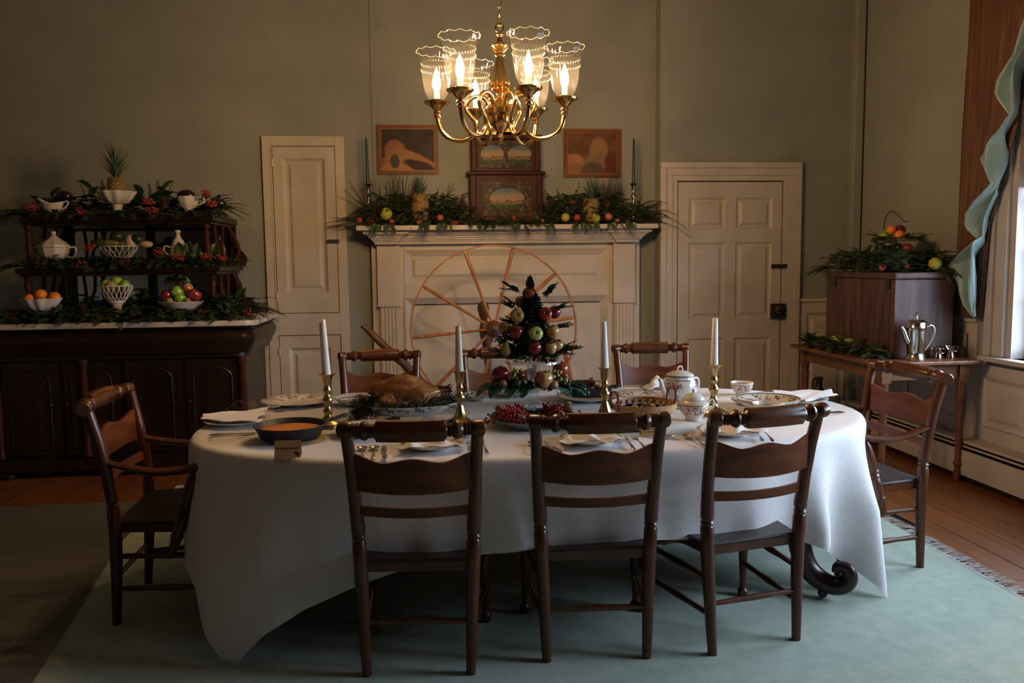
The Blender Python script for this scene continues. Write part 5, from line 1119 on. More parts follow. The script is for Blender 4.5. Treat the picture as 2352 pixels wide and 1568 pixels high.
for (x, y, z, r, m, kd, l) in ((2.85, 5.50, .835, .044, 'lemon', 'orange', 'yellow green rough fruit under the box, the left one'), (2.86, 5.34, .832, .042, 'lemon', 'orange', 'greener rough fruit under the box, the right one'), (2.84, 5.20, .815, .032, 'apple_red', 'apple', 'red apple in the side table greenery'), (2.89, 5.02, .810, .028, 'apple_dark', 'apple', 'dark red apple in the side table greenery near the coffee pot'),
                               (3.245, 5.00, 1.372, .042, 'lemon', 'orange', 'yellow green rough fruit at the near corner of the box top'), (3.09, 5.08, 1.36, .026, 'pom', 'apple', 'red fruit on the box top left of the yellow green one'), (3.10, 5.20, 1.40, .030, 'peach', 'orange', 'peach coloured fruit on the box top'), (3.24, 5.30, 1.47, .036, 'apple_red', 'apple', 'red apple below the small cake stand'), (2.96, 5.12, 1.352, .024, 'pom', 'apple', 'small red fruit at the left edge of the box top')):
    fruit('fruit', kd, r, m, (x, y, z), l)
c = thing('cake_stand', 'small glass footed stand of fruit on top of the box', 'cake stand', (3.20, 5.40, 1.325))
obj('foot', MB().lathe([(.06, 0), (.058, .006), (.02, .02), (.012, .05), (.018, .08), (.012, .12), (.02, .195)], 24), 'glass', c); obj('plate', MB().lathe([(0, .195), (.13, .198), (.142, .212), (.139, .214), (.12, .204), (0, .203)], 40), 'glass', c)
for (x, y, z, r, m, l) in ((3.175, 5.40, 1.60, .034, 'orange', 'orange at the upper left of the small cake stand'), (3.245, 5.41, 1.60, .036, 'apple_dark', 'dark red apple on the small cake stand'), (3.20, 5.34, 1.565, .034, 'orange', 'orange at the front of the small cake stand'), (3.14, 5.42, 1.565, .032, 'apple_bright', 'green apple at the left of the small cake stand')):
    fruit('fruit', 'orange' if m == 'orange' else 'apple', r, m, (x, y, z), l)
garland('stand_greenery', 'greenery ringing the small cake stand on the box', [(3.08, 5.36, 1.535, 3.34, 5.40, 1.535, 1)], 40, 14, 0, 0, (.03, .05, .02), (.06, .15), (.04, .07), cat='greenery')
o = obj('bent_twig', MB().tube([(3.12, 5.40, 1.60), (3.13, 5.40, 1.68), (3.17, 5.40, 1.73), (3.22, 5.40, 1.705), (3.27, 5.40, 1.66), (3.31, 5.40, 1.66)], [.004, .004, .004, .003, .003, .002], 6), 'stem'); tag(o, 'dark bent twig arching over the small cake stand', 'twig')
for (x, y, l) in ((2.99, 5.72, 'left small brass bell in the box greenery'), (3.0, 5.33, 'right small brass bell in the box greenery')):
    o = obj('brass_bell', MB().lathe([(.022, 0), (.018, .008), (.014, .028), (.004, .036), (.004, .045), (0, .046)], 14), 'brassdull', loc=(x, y, 1.385)); tag(o, l, 'bell')
# silver coffee pot with sugar and creamer
c = thing('coffee_pot', 'tall engraved silver coffee pot on the near end of the side table', 'coffee pot', (3.045, 4.86, .776))
obj('pot_body', MB().lathe([(.062, 0), (.064, .008), (.055, .02), (.050, .045), (.052, .055), (.052, .065), (.055, .075), (.058, .18), (.060, .20), (.063, .203), (.060, .21), (.058, .225), (0, .226)], 32), 'silver', c)
obj('lid', MB().lathe([(.061, .226), (.060, .236), (.045, .250), (.020, .258), (.006, .262), (.004, .270), (.012, .278), (.013, .288), (.006, .296), (0, .298)], 32), 'silver', c)
obj('handle', MB().tube([(.055, 0, .195), (.09, 0, .215), (.115, 0, .20), (.118, 0, .16), (.10, 0, .115), (.075, 0, .075), (.052, 0, .055)], [.006, .008, .009, .008, .007, .006, .005], 10), 'silver', c)
obj('spout', MB().tube([(-.05, 0, .11), (-.068, 0, .14), (-.082, 0, .18), (-.10, 0, .21)], [.020, .018, .014, .009], 12), 'silver', c)
c = thing('sugar_pot', 'small silver lidded pot right of the tall coffee pot', 'pot', (3.225, 4.91, .776))
obj('pot_body', MB().lathe([(.030, 0), (.030, .005), (.026, .02), (.022, .035), (.028, .05), (.030, .058), (0, .06)], 24), 'silverdark', c); obj('lid', MB().lathe([(.029, .06), (.022, .072), (.006, .08), (.007, .09), (0, .094)], 24), 'silverdark', c)
for s in (-1, 1): obj('handle', MB().tube([(s * .026, 0, .055), (s * .046, 0, .06), (s * .046, 0, .035), (s * .024, 0, .028)], .0035, 6), 'silverdark', c)
c = thing('creamer', 'small silver creamer at the corner of the side table', 'creamer', (3.325, 4.93, .776))
obj('pot_body', MB().lathe([(.028, 0), (.028, .005), (.024, .02), (.018, .04), (.024, .06), (.030, .072), (.027, .072), (.016, .045), (0, .04)], 24), 'silver', c); obj('handle', MB().tube([(.024, 0, .068), (.044, 0, .07), (.046, 0, .045), (.02, 0, .035)], .003, 6), 'silver', c); obj('spout', MB().tube([(-.02, 0, .055), (-.036, 0, .078)], [.012, .005], 8), 'silver', c)
c = thing('stoneware_jug', 'dark narrow-necked jug on the floor under the side table', 'jug', (3.07, 6.18, 0))
obj('jug_body', MB().lathe([(.10, 0), (.11, .03), (.115, .18), (.095, .29), (.045, .37), (.028, .41), (.026, .46), (.034, .48), (.024, .485), (0, .485)], 24), 'iron', c); obj('handle', MB().tube([(.0, .03, .47), (0, .09, .45), (0, .10, .38), (0, .07, .32)], .009, 8), 'iron', c)
# ================================================================ TABLEWARE
random.seed(51)
Z = ZT
BR1 = [(0, 0), (.058, .0), (.060, .006), (.052, .018), (.030, .030), (.018, .042), (.015, .055), (.021, .066), (.014, .078), (.012, .092), (.020, .108), (.024, .116), (.016, .126), (.011, .14), (.016, .150), (.018, .158), (.013, .168), (.016, .182), (.020, .20), (.024, .214), (.036, .223), (.037, .226), (.018, .225), (.017, .21)]
BR2 = [(0, 0), (.052, .0), (.054, .006), (.042, .016), (.030, .028), (.019, .055), (.013, .078), (.012, .095), (.021, .108), (.023, .114), (.014, .124), (.010, .14), (.015, .150), (.017, .156), (.012, .165), (.018, .182), (.019, .215), (.028, .222), (.029, .226), (.018, .226), (.017, .21)]
for (x, y, p, m, l, h, k, tilt, wm, cl) in ((-.425, 3.525, BR1, 'brassdull', 'brass candlestick with domed foot, leftmost on the table', .235, .225, (-.045, 0), 'wax', 'tall white candle with broken tip, leftmost on the table'),
                              (.135, 3.51, BR2, 'brassdull', 'brass candlestick beside the turkey platter', .205, .225, (-.012, 0), 'waxbeige', 'cream candle with a burnt wick beside the turkey'),
                              (.765, 3.50, BR2, 'brassdull', 'brass candlestick between the berry wreath and the basket', .215, .225, (-.02, 0), 'wax', 'tapering white candle between wreath and basket'),
                              (1.262, 3.52, BR1, 'brassdull', 'brass candlestick beside the flowered teapot', .218, .225, (.01, 0), 'wax', 'tall white candle beside the teapot, rightmost on the table')):
    candlestick(l, (x, y, Z), p, m, oct_=8 if p is BR2 else 0, a0=pi / 8 if p is BR2 else 0)
    candle(cl, (x, y, Z + .212), h, .0185 if wm != 'wax' or x != 1.262 else .0175, .0115 if x > 0 else .0135, wm, tilt, wm == 'waxbeige' or x == .765, jag=x < 0)
PLATE = [(0, .004), (.055, .003), (.058, .0), (.062, .0), (.064, .005), (.085, .010), (.122, .020), (.1235, .0215), (.121, .0225), (.085, .0135), (.068, .008), (0, .0075)]
def plate(label, loc, s=1.0, m='fl_plate', name='plate', cat='plate'):
    o = obj(name, MB().lathe([(r * s, z * (1 if s < 1.3 else 1.2)) for r, z in PLATE], 56), m, loc=loc, auto=80); return tag(o, label, cat)
def cbowl(label, loc, r, h, m='fl_bowl', name='bowl', cat='bowl', fill=None):
    c = thing(name, label, cat, loc)
    obj('bowl_body', MB().lathe([(0, .004), (r * .45, .003), (r * .48, 0), (r * .52, 0), (r * .56, .006), (r * .85, h * .55), (r, h), (r * .985, h + .001), (r * .82, h * .60), (r * .5, .012), (0, .009)], 44), m, c, auto=80)
    if fill: obj('filling', MB().lathe([(0, h * .62), (r * .80, h * .58), (r * .80, h * .5), (0, h * .5)], 30), fill, c)
    return c
def napkin(label, loc, w, l, rz, hgt=.03, seed=1, peak=0):
    rnd = random.Random(seed); ph = [rnd.uniform(0, 6) for _ in range(5)]; mb = MB()
    def f(u, v):
        a = u - .5; spread = .42 + .75 * (1 - v) if not peak else .8 + .3 * cos(v * 3)
        x = a * w * spread * 1.25; y = (v - .5) * l + .012 * sin(u * 15 + ph[0]) * (1 - v)
        z = .006 + hgt * (.35 + .65 * v) * (.55 + .45 * cos(u * pi * 4.2 + ph[1])) * (1 - (2 * a) ** 2 * .55) + .004 * sin(u * 21 + v * 9 + ph[2])
        if peak: z += peak * math.exp(-((u - .35) / .22) ** 2 - ((v - .55) / .3) ** 2)
        if u < .04 or u > .96 or v < .04: z = min(z, .010 + .006 * abs(sin(u * 19 + v * 23)))
        return (x, y, max(z, .004))
    mb.grid(44, 30, f)
    o = obj('napkin', mb, 'napkin', loc=loc, solid=.0016, auto=180); o.rotation_euler = (0, 0, rz); return tag(o, label, 'napkin')
plate('flower-bordered dinner plate at the near left place setting', (.015, 3.050, Z))
napkin('crumpled white napkin on the near left plate', (.0, 3.015, Z + .018), .175, .15, .05, .030, 3)
plate('flower-bordered dinner plate at the near middle place setting', (.612, 3.045, Z))
napkin('fan-folded white napkin on the near middle plate', (.605, 3.01, Z + .018), .185, .16, -.03, .040, 4)
plate('flower-bordered dinner plate at the near right place setting', (1.175, 3.110, Z))
napkin('fan-folded white napkin on the near right plate', (1.17, 3.08, Z + .018), .18, .15, .1, .045, 6)
plate('plate beneath a napkin at the right end of the table', (1.775, 3.775, Z), 1.12)
napkin('flat white napkin spreading past the plate at the right table end', (1.83, 3.78, Z + .022), .22, .24, R(-82), .022, 8)
plate('plate beneath a napkin at the far right place', (1.225, 4.20, Z))
napkin('puffed white napkin on the far right plate', (1.235, 4.215, Z + .018), .20, .15, .05, .035, 9, .03)
plate('plate beneath a napkin at the far middle place', (.44, 4.215, Z))
napkin('folded white napkin behind the berry wreath', (.42, 4.215, Z + .018), .20, .13, -.1, .025, 12)
napkin('small white napkin corner right of the glass stand foot', (.70, 4.12, Z + .002), .12, .08, .3, .03, 15)
plate('plate under a napkin at the left end of the table', (-.83, 3.66, Z), 1.15)
napkin('flat white napkin on the plate at the left table end', (-.855, 3.68, Z + .022), .24, .25, R(96), .012, 17)
plate('large flowered serving plate at the back left of the table', (-.64, 4.12, Z), 1.45, 'fl_bigplate', 'serving_plate')
cbowl('flowered soup bowl left of the turkey platter', (-.345, 4.05, Z), .115, .042)
cbowl('small flowered bowl behind the turkey candlestick', (.245, 4.10, Z), .075, .028)
cbowl('flowered serving bowl under the left chair rail', (-.245, 3.33, Z), .135, .035)
cbowl('small bowl beside the near left chair post', (.150, 3.24, Z), .065, .032)
# cast iron skillet of cornbread on a trivet
o = obj('trivet', MB().lathe([(0, 0), (.105, 0), (.112, .003), (.105, .006), (0, .006)], 40), 'trivet', loc=(-.515, 3.275, Z)); tag(o, 'round woven trivet under the iron skillet', 'trivet')
c = thing('skillet', 'black cast iron skillet holding golden cornbread', 'skillet', (-.545, 3.290, Z + .0065), R(28))
obj('pan', MB().lathe([(0, 0), (.105, 0), (.115, .006), (.136, .050), (.141, .053), (.139, .056), (.131, .054), (.110, .010), (0, .008)], 56), 'iron', c, auto=60)
obj('handle', MB().tube([(.128, 0, .046), (.16, 0, .050), (.20, 0, .058), (.235, 0, .064), (.255, 0, .064)], [.012, .011, .014, .016, .008], 12, flat=(.55, 1.2)), 'iron', c)
cb = obj('cornbread', MB().lathe([(0, .042), (.05, .0415), (.10, .039), (.122, .034), (.124, .028), (.112, .012), (0, .011)], 48), 'cornbread', loc=(-.545, 3.290, Z + .0065)); tag(cb, 'round golden cornbread baked in the black skillet', 'cornbread')
# tent cards
def card(label, loc, rz, w, h, m, lines, size, mark=True):
    c = thing('place_card', label, 'card', loc, rz)
    t = .30 * h
    obj('card_sheet', MB().add([(-w / 2, -t, 0), (w / 2, -t, 0), (w / 2, 0, h), (-w / 2, 0, h), (w / 2, t * 1.2, 0), (-w / 2, t * 1.2, 0)], [(0, 1, 2, 3), (3, 2, 4, 5)]), m, c, smooth=False, solid=.0007)
    for i, tx in enumerate(lines):
        cu = bpy.data.curves.new('lettering', 'FONT'); cu.body = tx; cu.size = size; cu.align_x = 'LEFT'; cu.extrude = .0001; cu.offset = .0002
        tmp = bpy.data.objects.new('tmp', cu); me = bpy.data.meshes.new_from_object(tmp); bpy.data.objects.remove(tmp)
        o = bpy.data.objects.new('lettering', me); COL.objects.link(o); me.materials.clear(); me.materials.append(M['ink']); o.parent = c
        f = .52 if len(lines) == 1 else .80 - .165 * i
        o.location = (-w * .42, -t * (1 - f) - .0016, h * f); o.rotation_euler = (math.atan2(h, t), 0, 0)
    if mark:
        def q(u, v): f = v; return (u * w, -t * (1 - f) - .0012, h * f)
        obj('printed_turkey', MB().add([q(.27, .30), q(.34, .10), q(.43, .10), q(.45, .22), q(.40, .36), q(.33, .30), q(.28, .40)], [(0, 1, 2, 3, 4, 5, 6)]), 'ink', c, smooth=False)
    return c
card('kraft tent card reading Buttermilk Cornbread before the skillet', (-.505, 2.985, Z), .04, .092, .060, 'card', ['Buttermilk Cornbread'], .0088)
card('pale tent card reading Turkey & Dressing below the platter', (-.072, 3.395, Z), .06, .092, .056, 'cardpale', ['Turkey & Dressing'], .0088)
card('kraft recipe card with four lines beside the basket', (.868, 3.130, Z), .12, .082, .056, 'card', ['Roasted Vegetables:', 'Carrots, Turnips, Purple', 'Beets, Sweet Potato,', 'Sweet Peppers, Parsnips'], .0068, False)
# ---------------- cutlery
def lay(name, label, head, tail, build, cat, group=None):
    h, t = V(head), V(tail); d = h - t; L = d.length; mid = (h + t) / 2
    o = build(L); o.location = (mid.x, mid.y, Z + .002); o.rotation_euler = (0, 0, math.atan2(d.y, d.x) - pi / 2); o.name = name
    return tag(o, label, cat, group)
def hnd(mb, L, a, b):
    P = [(0, a, .004), (0, a - .02, .006), (0, (a + b) / 2, .008), (0, b + .03, .006), (0, b + .008, .003), (0, b, .002)]
    mb.tube(P, [.0028, .0024, .0028, .0052, .0062, .0035], 8, flat=(.5, 1.25)); return mb
def spoon(L):
    s = thing('spoon', 'tmp tmp tmp tmp', 'spoon'); mb = MB(); bl = .058; n = 16; pf = [(1, .006), (.86, .002), (.55, -.0005), (.0, -.0015)]
    vs = [((.020 * r * cos(2 * pi * k / n)), L / 2 - bl / 2 + bl / 2 * r * sin(2 * pi * k / n), z + .0015) for r, z in pf[:3] for k in range(n)] + [(0, L / 2 - bl / 2, -.0005)]
    mb.add(vs, [(i * n + k, (i + 1) * n + k, (i + 1) * n + (k + 1) % n, i * n + (k + 1) % n) for i in range(2) for k in range(n)] + [(2 * n + k, 3 * n, 2 * n + (k + 1) % n) for k in range(n)])
    obj('spoon_bowl', mb, 'silver', s, solid=.0012, auto=180); obj('handle', hnd(MB(), L, L / 2 - bl + .002, -L / 2), 'silver', s); return s
def fork(L):
    s = thing('fork', 'tmp tmp tmp tmp', 'fork'); mb = MB()
    for k in range(4):
        x = (k - 1.5) * .0062; mb.tube([(x * .8, L / 2 - .050, .004), (x, L / 2 - .035, .003), (x, L / 2, .006)], [.0020, .0019, .0009], 6)
    mb.tube([(0, L / 2 - .068, .005), (0, L / 2 - .058, .0045), (0, L / 2 - .046, .004)], [.003, .010, .011], 8, flat=(.25, 1)); obj('tines', mb, 'silver', s); obj('handle', hnd(MB(), L, L / 2 - .065, -L / 2), 'silver', s); return s
def knife(L):
    s = thing('knife', 'tmp tmp tmp tmp', 'knife')
    obj('blade', MB().prism([(-.009, -.01), (.008, -.01), (.009, L / 2 - .03), (.005, L / 2 - .008), (-.004, L / 2), (-.009, L / 2 - .02)], lambda u, v, h: (u, v, h), .003, .0045), 'silver', s, smooth=False, bevel=.0004)
    obj('handle', MB().tube([(0, -.008, .005), (0, -L / 4, .006), (0, -L / 2 + .02, .006), (0, -L / 2, .005)], [.006, .007, .0095, .005], 10, flat=(.6, 1)), 'silver', s); return s
for (fn, h, t, l) in ((spoon, (-.250, 3.085), (-.236, 2.895), 'silver spoon furthest left at the near left setting'), (spoon, (-.205, 3.085), (-.198, 2.895), 'second silver spoon at the near left setting'), (knife, (-.170, 3.10), (-.156, 2.885), 'silver knife between spoons and the near left plate'),
                      (fork, (.148, 3.135), (.145, 2.95), 'inner silver fork right of the near left plate, behind the chair post'), (fork, (.198, 3.135), (.205, 2.90), 'outer silver fork right of the near left plate'),
                      (spoon, (.390, 3.075), (.384, 2.88), 'silver spoon left of the near middle plate'), (knife, (.438, 3.06), (.470, 2.88), 'silver knife left of the near middle plate'), (fork, (.752, 3.100), (.738, 2.885), 'inner silver fork right of the near middle plate'), (fork, (.790, 3.100), (.782, 2.89), 'outer silver fork right of the near middle plate'),
                      (spoon, (.955, 3.065), (.872, 3.10), 'silver spoon partly hidden behind the middle chair post'), (spoon, (.995, 3.095), (1.01, 2.91), 'silver spoon left of the near right plate'), (knife, (1.03, 3.08), (1.045, 2.905), 'silver knife left of the near right plate'),
                      (fork, (1.335, 3.185), (1.285, 2.94), 'outer silver fork right of the near right plate'), (fork, (1.29, 3.13), (1.252, 2.955), 'inner silver fork right of the near right plate'),
                      (knife, (1.60, 3.45), (1.83, 3.44), 'silver knife at the near side of the right table end'), (spoon, (1.62, 3.50), (1.80, 3.50), 'silver spoon at the near side of the right table end'),
                      (fork, (1.60, 3.93), (1.80, 4.00), 'silver fork beyond the napkin at the right table end'), (fork, (1.56, 3.97), (1.76, 4.05), 'outermost silver fork beyond the napkin at the right end'),
                      (fork, (-.70, 3.38), (-.87, 3.34), 'silver fork at the near side of the left table end'), (knife, (-.68, 3.42), (-.88, 3.385), 'silver knife at the near side of the left table end'), (spoon, (-.66, 3.94), (-.84, 3.91), 'silver spoon beyond the napkin at the left table end')):
    lay(fn.__name__, l, h, t, fn, fn.__name__)
# spectacles
c = thing('eyeglasses', 'wire rimmed eyeglasses resting on the left end napkin', 'eyeglasses', (-.835, 3.86, Z + .030), R(-14))
for s in (-1, 1):
    rp = [(s * .031 + .022 * cos(2 * pi * k / 28), 0, .020 + .019 * sin(2 * pi * k / 28)) for k in range(29)]
    obj('rim', MB().tube(rp, .0009, 5), 'brassdull', c); obj('lens', MB().add([(s * .031, 0, .020)] + [(x, .0003, z) for x, y, z in rp[:-1]], [(0, 1 + k, 1 + (k + 1) % 28) for k in range(28)]), 'pane', c)
    obj('temple', MB().tube([(s * .053, 0, .024), (s * .056, -.06, .014), (s * .054, -.105, .004), (s * .052, -.12, -.004)], .001, 5), 'brassdull', c)
obj('bridge', MB().tube([(-.009, 0, .024), (0, .001, .029), (.009, 0, .024)], .0009, 5), 'brassdull', c)
# ---------------- turkey
c = thing('serving_platter', 'large oval platter with scrolled border beneath the turkey dish', 'platter', (-.055, 3.62, Z))
obj('platter_body', MB().lathe([(0, .004), (.13, .003), (.14, 0), (.15, .004), (.19, .010), (.235, .020), (.237, .022), (.19, .014), (.14, .008), (0, .008)], 56, scal=(1, .72)), floral('scroll_bordered_platter', .15, .23), c, auto=80)
c = thing('roasting_dish', 'deep white oval dish holding the turkey', 'dish', (-.085, 3.66, Z + .0225))
obj('dish_body', MB().lathe([(0, .0), (.12, .0), (.15, .008), (.195, .030), (.222, .048), (.223, .051), (.215, .049), (.18, .028), (.12, .012), (0, .012)], 56, scal=(1, .70)), 'china', c, auto=80)
tk = thing('roast_turkey', 'whole roast turkey with bare leg bones pointing right', 'turkey', (-.10, 3.67, Z + .045))
mb = MB()
mb.ball((-.015, 0, .068), 1, 28, 16, (.125, .088, .062)); mb.ball((-.005, 0, .088), 1, 28, 16, (.098, .066, .062)); mb.ball((-.06, 0, .075), 1, 24, 14, (.075, .066, .052)); mb.ball((.08, 0, .055), 1, 20, 12, (.06, .055, .048))
for s in (-1, 1):
    mb.ball((.055, s * .062, .060), 1, 20, 12, (.062, .034, .043), Matrix.Rotation(-.25, 3, 'Y') @ Matrix.Rotation(s * -.25, 3, 'Z'))
    mb.tube([(.07, s * .062, .062), (.11, s * .050, .072), (.150, s * .038, .078)], [.034, .024, .012], 14)
    mb.tube([(-.06, s * .07, .06), (-.10, s * .088, .045), (-.05, s * .098, .035), (.01, s * .095, .030)], [.024, .020, .016, .012], 12)
mb.tube([(-.10, 0, .09), (-.145, 0, .085), (-.155, 0, .065)], [.04, .028, .012], 12)
o = obj('body', mb, 'turkey', tk, auto=180); md = o.modifiers.new('r', 'REMESH'); md.mode = 'VOXEL'; md.voxel_size = .0042; md.use_smooth_shade = True; md = o.modifiers.new('sm', 'SMOOTH'); md.iterations = 6; md.factor = .7
for s, dz in ((-1, 0), (1, .006)):
    obj('leg_bone', MB().tube([(.148, s * .038, .077 + dz), (.172, s * .033, .076 + dz), (.188, s * .030, .076 + dz), (.200, s * .028, .080 + dz), (.207, s * .026, .078 + dz)], [.010, .0075, .009, .014, .006], 12), 'bone', tk)
obj('wing_tip', MB().tube([(.12, -.055, .035), (.155, -.055, .045), (.172, -.052, .050)], [.016, .011, .013], 10), 'bone', tk)
random.seed(8); mb = MB()
for q in range(26): mb.ball((rv(.115, .165), rv(-.045, .02), rv(.018, .058)), rv(.008, .014), 8, 6)
for q in range(14): mb.ball((rv(.02, .07), rv(-.105, -.085), rv(.005, .022)), rv(.008, .013), 8, 6)
o = obj('dressing', mb, 'fat', tk, auto=180); o['kind'] = 'stuff'
def tgx(mb):
    mb.mi = 2
    for k in range(330):
        a = rv(0, 2 * pi); rr = rv(.86, 1.05); x, y = -.095 + .185 * rr * cos(a), 3.665 + .128 * rr * sin(a)
        sprig(mb, (x, y, Z + rv(.05, .068)), (cos(a) * .7 + rv(-.8, .8), sin(a) * .7 + rv(-.8, .8), rv(.1, .9)), rv(.035, .07), .5, 9, .020, .0011, 'needle')
    for k in range(120): sprig(mb, (-.265 + rv(-.02, .03), 3.64 + rv(-.08, .06), Z + .05), (rv(-1, -.2), rv(-.7, .3), rv(-.3, 1)), rv(.05, .09), .9, 12, .022, .0011, 'needle')
    for k in range(12): sprig(mb, (.10 + rv(-.01, .03), 3.68 + rv(-.04, .06), Z + .06), (rv(.2, 1), rv(-.3, .3), rv(.5, 1)), rv(.05, .10), .2, 12, .022, .0009, 'needle')
garland('rosemary_bed', 'bed of dark rosemary sprigs around the turkey', [(-.1, 3.67, Z + .05, -.1, 3.67, Z + .05, 1)], 0, 0, 0, 0, extra=tgx, cat='herbs')
# ---------------- glass stand with the fruit pyramid
PX, PY = .505, 3.93
for (lab, z0, H, rp) in (('lower clear glass cake stand in the middle of the table', Z, .080, .150), ('upper clear glass cake stand carrying the apple pyramid', Z + .088, .118, .132)):
    c = thing('cake_stand', lab, 'cake stand', (PX, PY, z0))
    obj('foot', MB().lathe([(.052, 0), (.055, .004), (.045, .010), (.030, .016), (.024, .03), (.028, H * .55), (.030, H - .01), (.040, H)], 8), 'glass', c, auto=20)
    obj('plate', MB().lathe([(0, H), (rp * .85, H + .001), (rp, H + .008), (rp * 1.02, H - .004), (rp * 1.03, H + .012), (rp * .98, H + .014), (rp * .84, H + .007), (0, H + .006)], 48, fn=lambda a, z: 1 + .006 * cos(24 * a)), 'glass', c, auto=60)
zt = Z + .088 + .118 + .006
ay = PY - .03
AP = [(.491, 1.262, .034, 'apple_red', 'red apple crowning the fruit pyramid', 0), (.428, 1.160, .034, 'apple_yellow', 'golden apple at the upper left of the pyramid', .045), (.562, 1.165, .034, 'apple_red', 'red apple with dimple facing out, upper right of the pyramid', .05),
      (.612, 1.172, .031, 'apple_dark', 'red apple at the far upper right of the pyramid', -.01), (.514, 1.072, .034, 'apple_green', 'pale green apple at the centre front of the pyramid', .09), (.598, 1.078, .033, 'apple_mix', 'blushed apple right of the pale green one', .07), (.422, 1.080, .036, 'apple_dark', 'dark red apple left of the pale green one', .07),
      (.370, 1.098, .032, 'apple_mix', 'half hidden apple at the left edge of the pyramid', .01), (.452, 1.225, .030, 'apple_yellow', 'yellow apple tucked behind the top left of the pyramid', -.03), (.620, 1.012, .030, 'apple_mix', 'blushed apple at the lower right back of the pyramid', .04),
      (.507, 1.002, .033, 'apple_dark', 'dark red apple at the bottom front of the pyramid', .11), (.585, 1.000, .031, 'apple_mix', 'red and green apple at the bottom right of the pyramid', .09), (.372, 1.000, .030, 'pear', 'small pear at the bottom left of the pyramid', .07)]
for (x, z, r, m, l, f) in AP:
    k_ = (3.93 - (ay - f)) / 3.93; xx = x * (1 - k_ * .55) ; z2 = 1.42 - (1.42 - z) * (1 - k_)
    face = rv(-.3, .3)
    if m == 'pear': fruit('pear', 'pear', r, m, (xx, ay - f, z2 - .005), l, rot=(0, 0, 1))
    else: fruit('apple', 'apple', r, m, (xx, ay - f, z2), l, rot=(R(75) if m in ('apple_green', 'apple_yellow') or 'dimple' in l else rv(.0, .5), rv(-.3, .3), 0 if r else 0))
def px(mb):
    mb.mi = 0
    for k in range(3200):
        f = random.random() ** 1.3; a = rv(0, 2 * pi); rr = (.108 * (1 - f) + .016) * rv(.45, 1.0); p = V((PX - .005 + rr * cos(a), ay + rr * sin(a), zt + .012 + f * .30)); e = V((cos(a), sin(a), rv(-.2, 1))).normalized() * rv(.018, .030); leaf(mb, p, e, .0078)
    def box_sprig(p, d, L, dr=.1): sprig(mb, p, d, L, dr, 7, .025, .011, 'leaf')
    box_sprig((PX - .014, ay, 1.29), (.0, 0, 1), .055)
    for q in range(3): box_sprig((PX - .014, ay, 1.29), (rv(-.3, .3), 0, 1), .045)
    for (x, z, dx, dz, n) in ((-.09, 1.20, -1, .6, 4), (-.085, 1.12, -1, .5, 4), (-.07, 1.27, -.9, .5, 4), (.06, 1.25, .7, .8, 5), (.10, 1.19, 1, .2, 3), (.11, 1.10, 1, .3, 3), (.11, .99, 1, .35, 9), (.10, .985, 1, .1, 6), (-.11, .985, -1, .1, 8), (-.10, 1.0, -1, .5, 5), (-.10, 1.05, -1, .3, 4)):
        for q in range(n): box_sprig((PX + x + rv(-.01, .01), ay + rv(-.05, .02), z + rv(-.01, .01)), (dx, rv(-.5, .2), dz + rv(-.3, .4)), rv(.045, .10) if abs(x) < .1 or z > 1 else rv(.06, .13))
garland('boxwood_sprigs', 'boxwood greenery filling the apple pyramid', [(PX, ay, 1.0, PX, ay, 1.2, 1)], 0, 0, 0, 0, extra=px, cat='greenery')
zl = Z + .090
for (x, z, r, m, l, f) in ((.345, .888, .042, 'apple_dark', 'large dark red apple at the left of the lower glass tier', .03), (.541, .868, .045, 'apple_mix', 'large blushed apple at the front of the lower glass tier', .10), (.640, .900, .040, 'apple_red', 'dark red apple at the right of the lower glass tier', -.01), (.330, .868, .030, 'peach', 'reddish fruit at the left edge of the lower glass tier', .0), (.43, .875, .036, 'apple_dark', 'shaded dark apple beside the green grapes', .02)):
    fruit('apple', 'apple', r, m, (x - .002, ay - f, max(z - .003, zl + r * .9)), l, rot=(.1, rv(-.2, .2), 0))
fruit('walnut', 'walnut', .021, 'walnut', (.585, ay - .115, zl + .022), 'pale walnut beside the large blushed apple', 'walnut', rot=(.2, .1, 0)); fruit('walnut', 'walnut', .019, 'walnut', (.35, ay - .09, zl + .03), 'brown walnut at the left of the lower glass tier', 'walnut')
fruit('plum', 'ball', .020, 'gourd_dark', (.415, ay - .10, zl + .035), 'dusky plum below the green grapes', 'plum')
def bunch(label, c0, pts, r, ms):
    b = thing('grape_bunch', label, 'grapes', c0)
    for (x, y, z) in pts: fruit('grape', 'grape', r, random.choice(ms), (x, y, z), parent=b)
random.seed(61)
bunch('small bunch of green grapes on the lower glass tier', (.405, ay - .08, zl + .06), [(rv(-.016, .016), rv(-.012, .012), .035 - .0075 * k) for k in range(11)], .0085, ['grape_g'])
bunch('mixed red and green grapes right of the large apple', (.595, ay - .055, zl + .05), [(rv(-.03, .035), rv(-.03, .02), rv(-.02, .035)) for k in range(22)], .0088, ['grape_g', 'grape_r', 'grape_r'])
bunch('dark red grapes at the right edge of the lower glass tier', (.640, ay - .07, zl + .03), [(rv(-.03, .03), rv(-.02, .02), rv(-.012, .018)) for k in range(14)], .0088, ['grape_r', 'grape_g'])
bunch('dark grapes along the front of the upper glass tier', (.54, ay - .105, zt + .012), [(rv(-.05, .06), rv(-.015, .015), rv(0, .014)) for k in range(12)], .0092, ['grape_r', 'aubergine'])
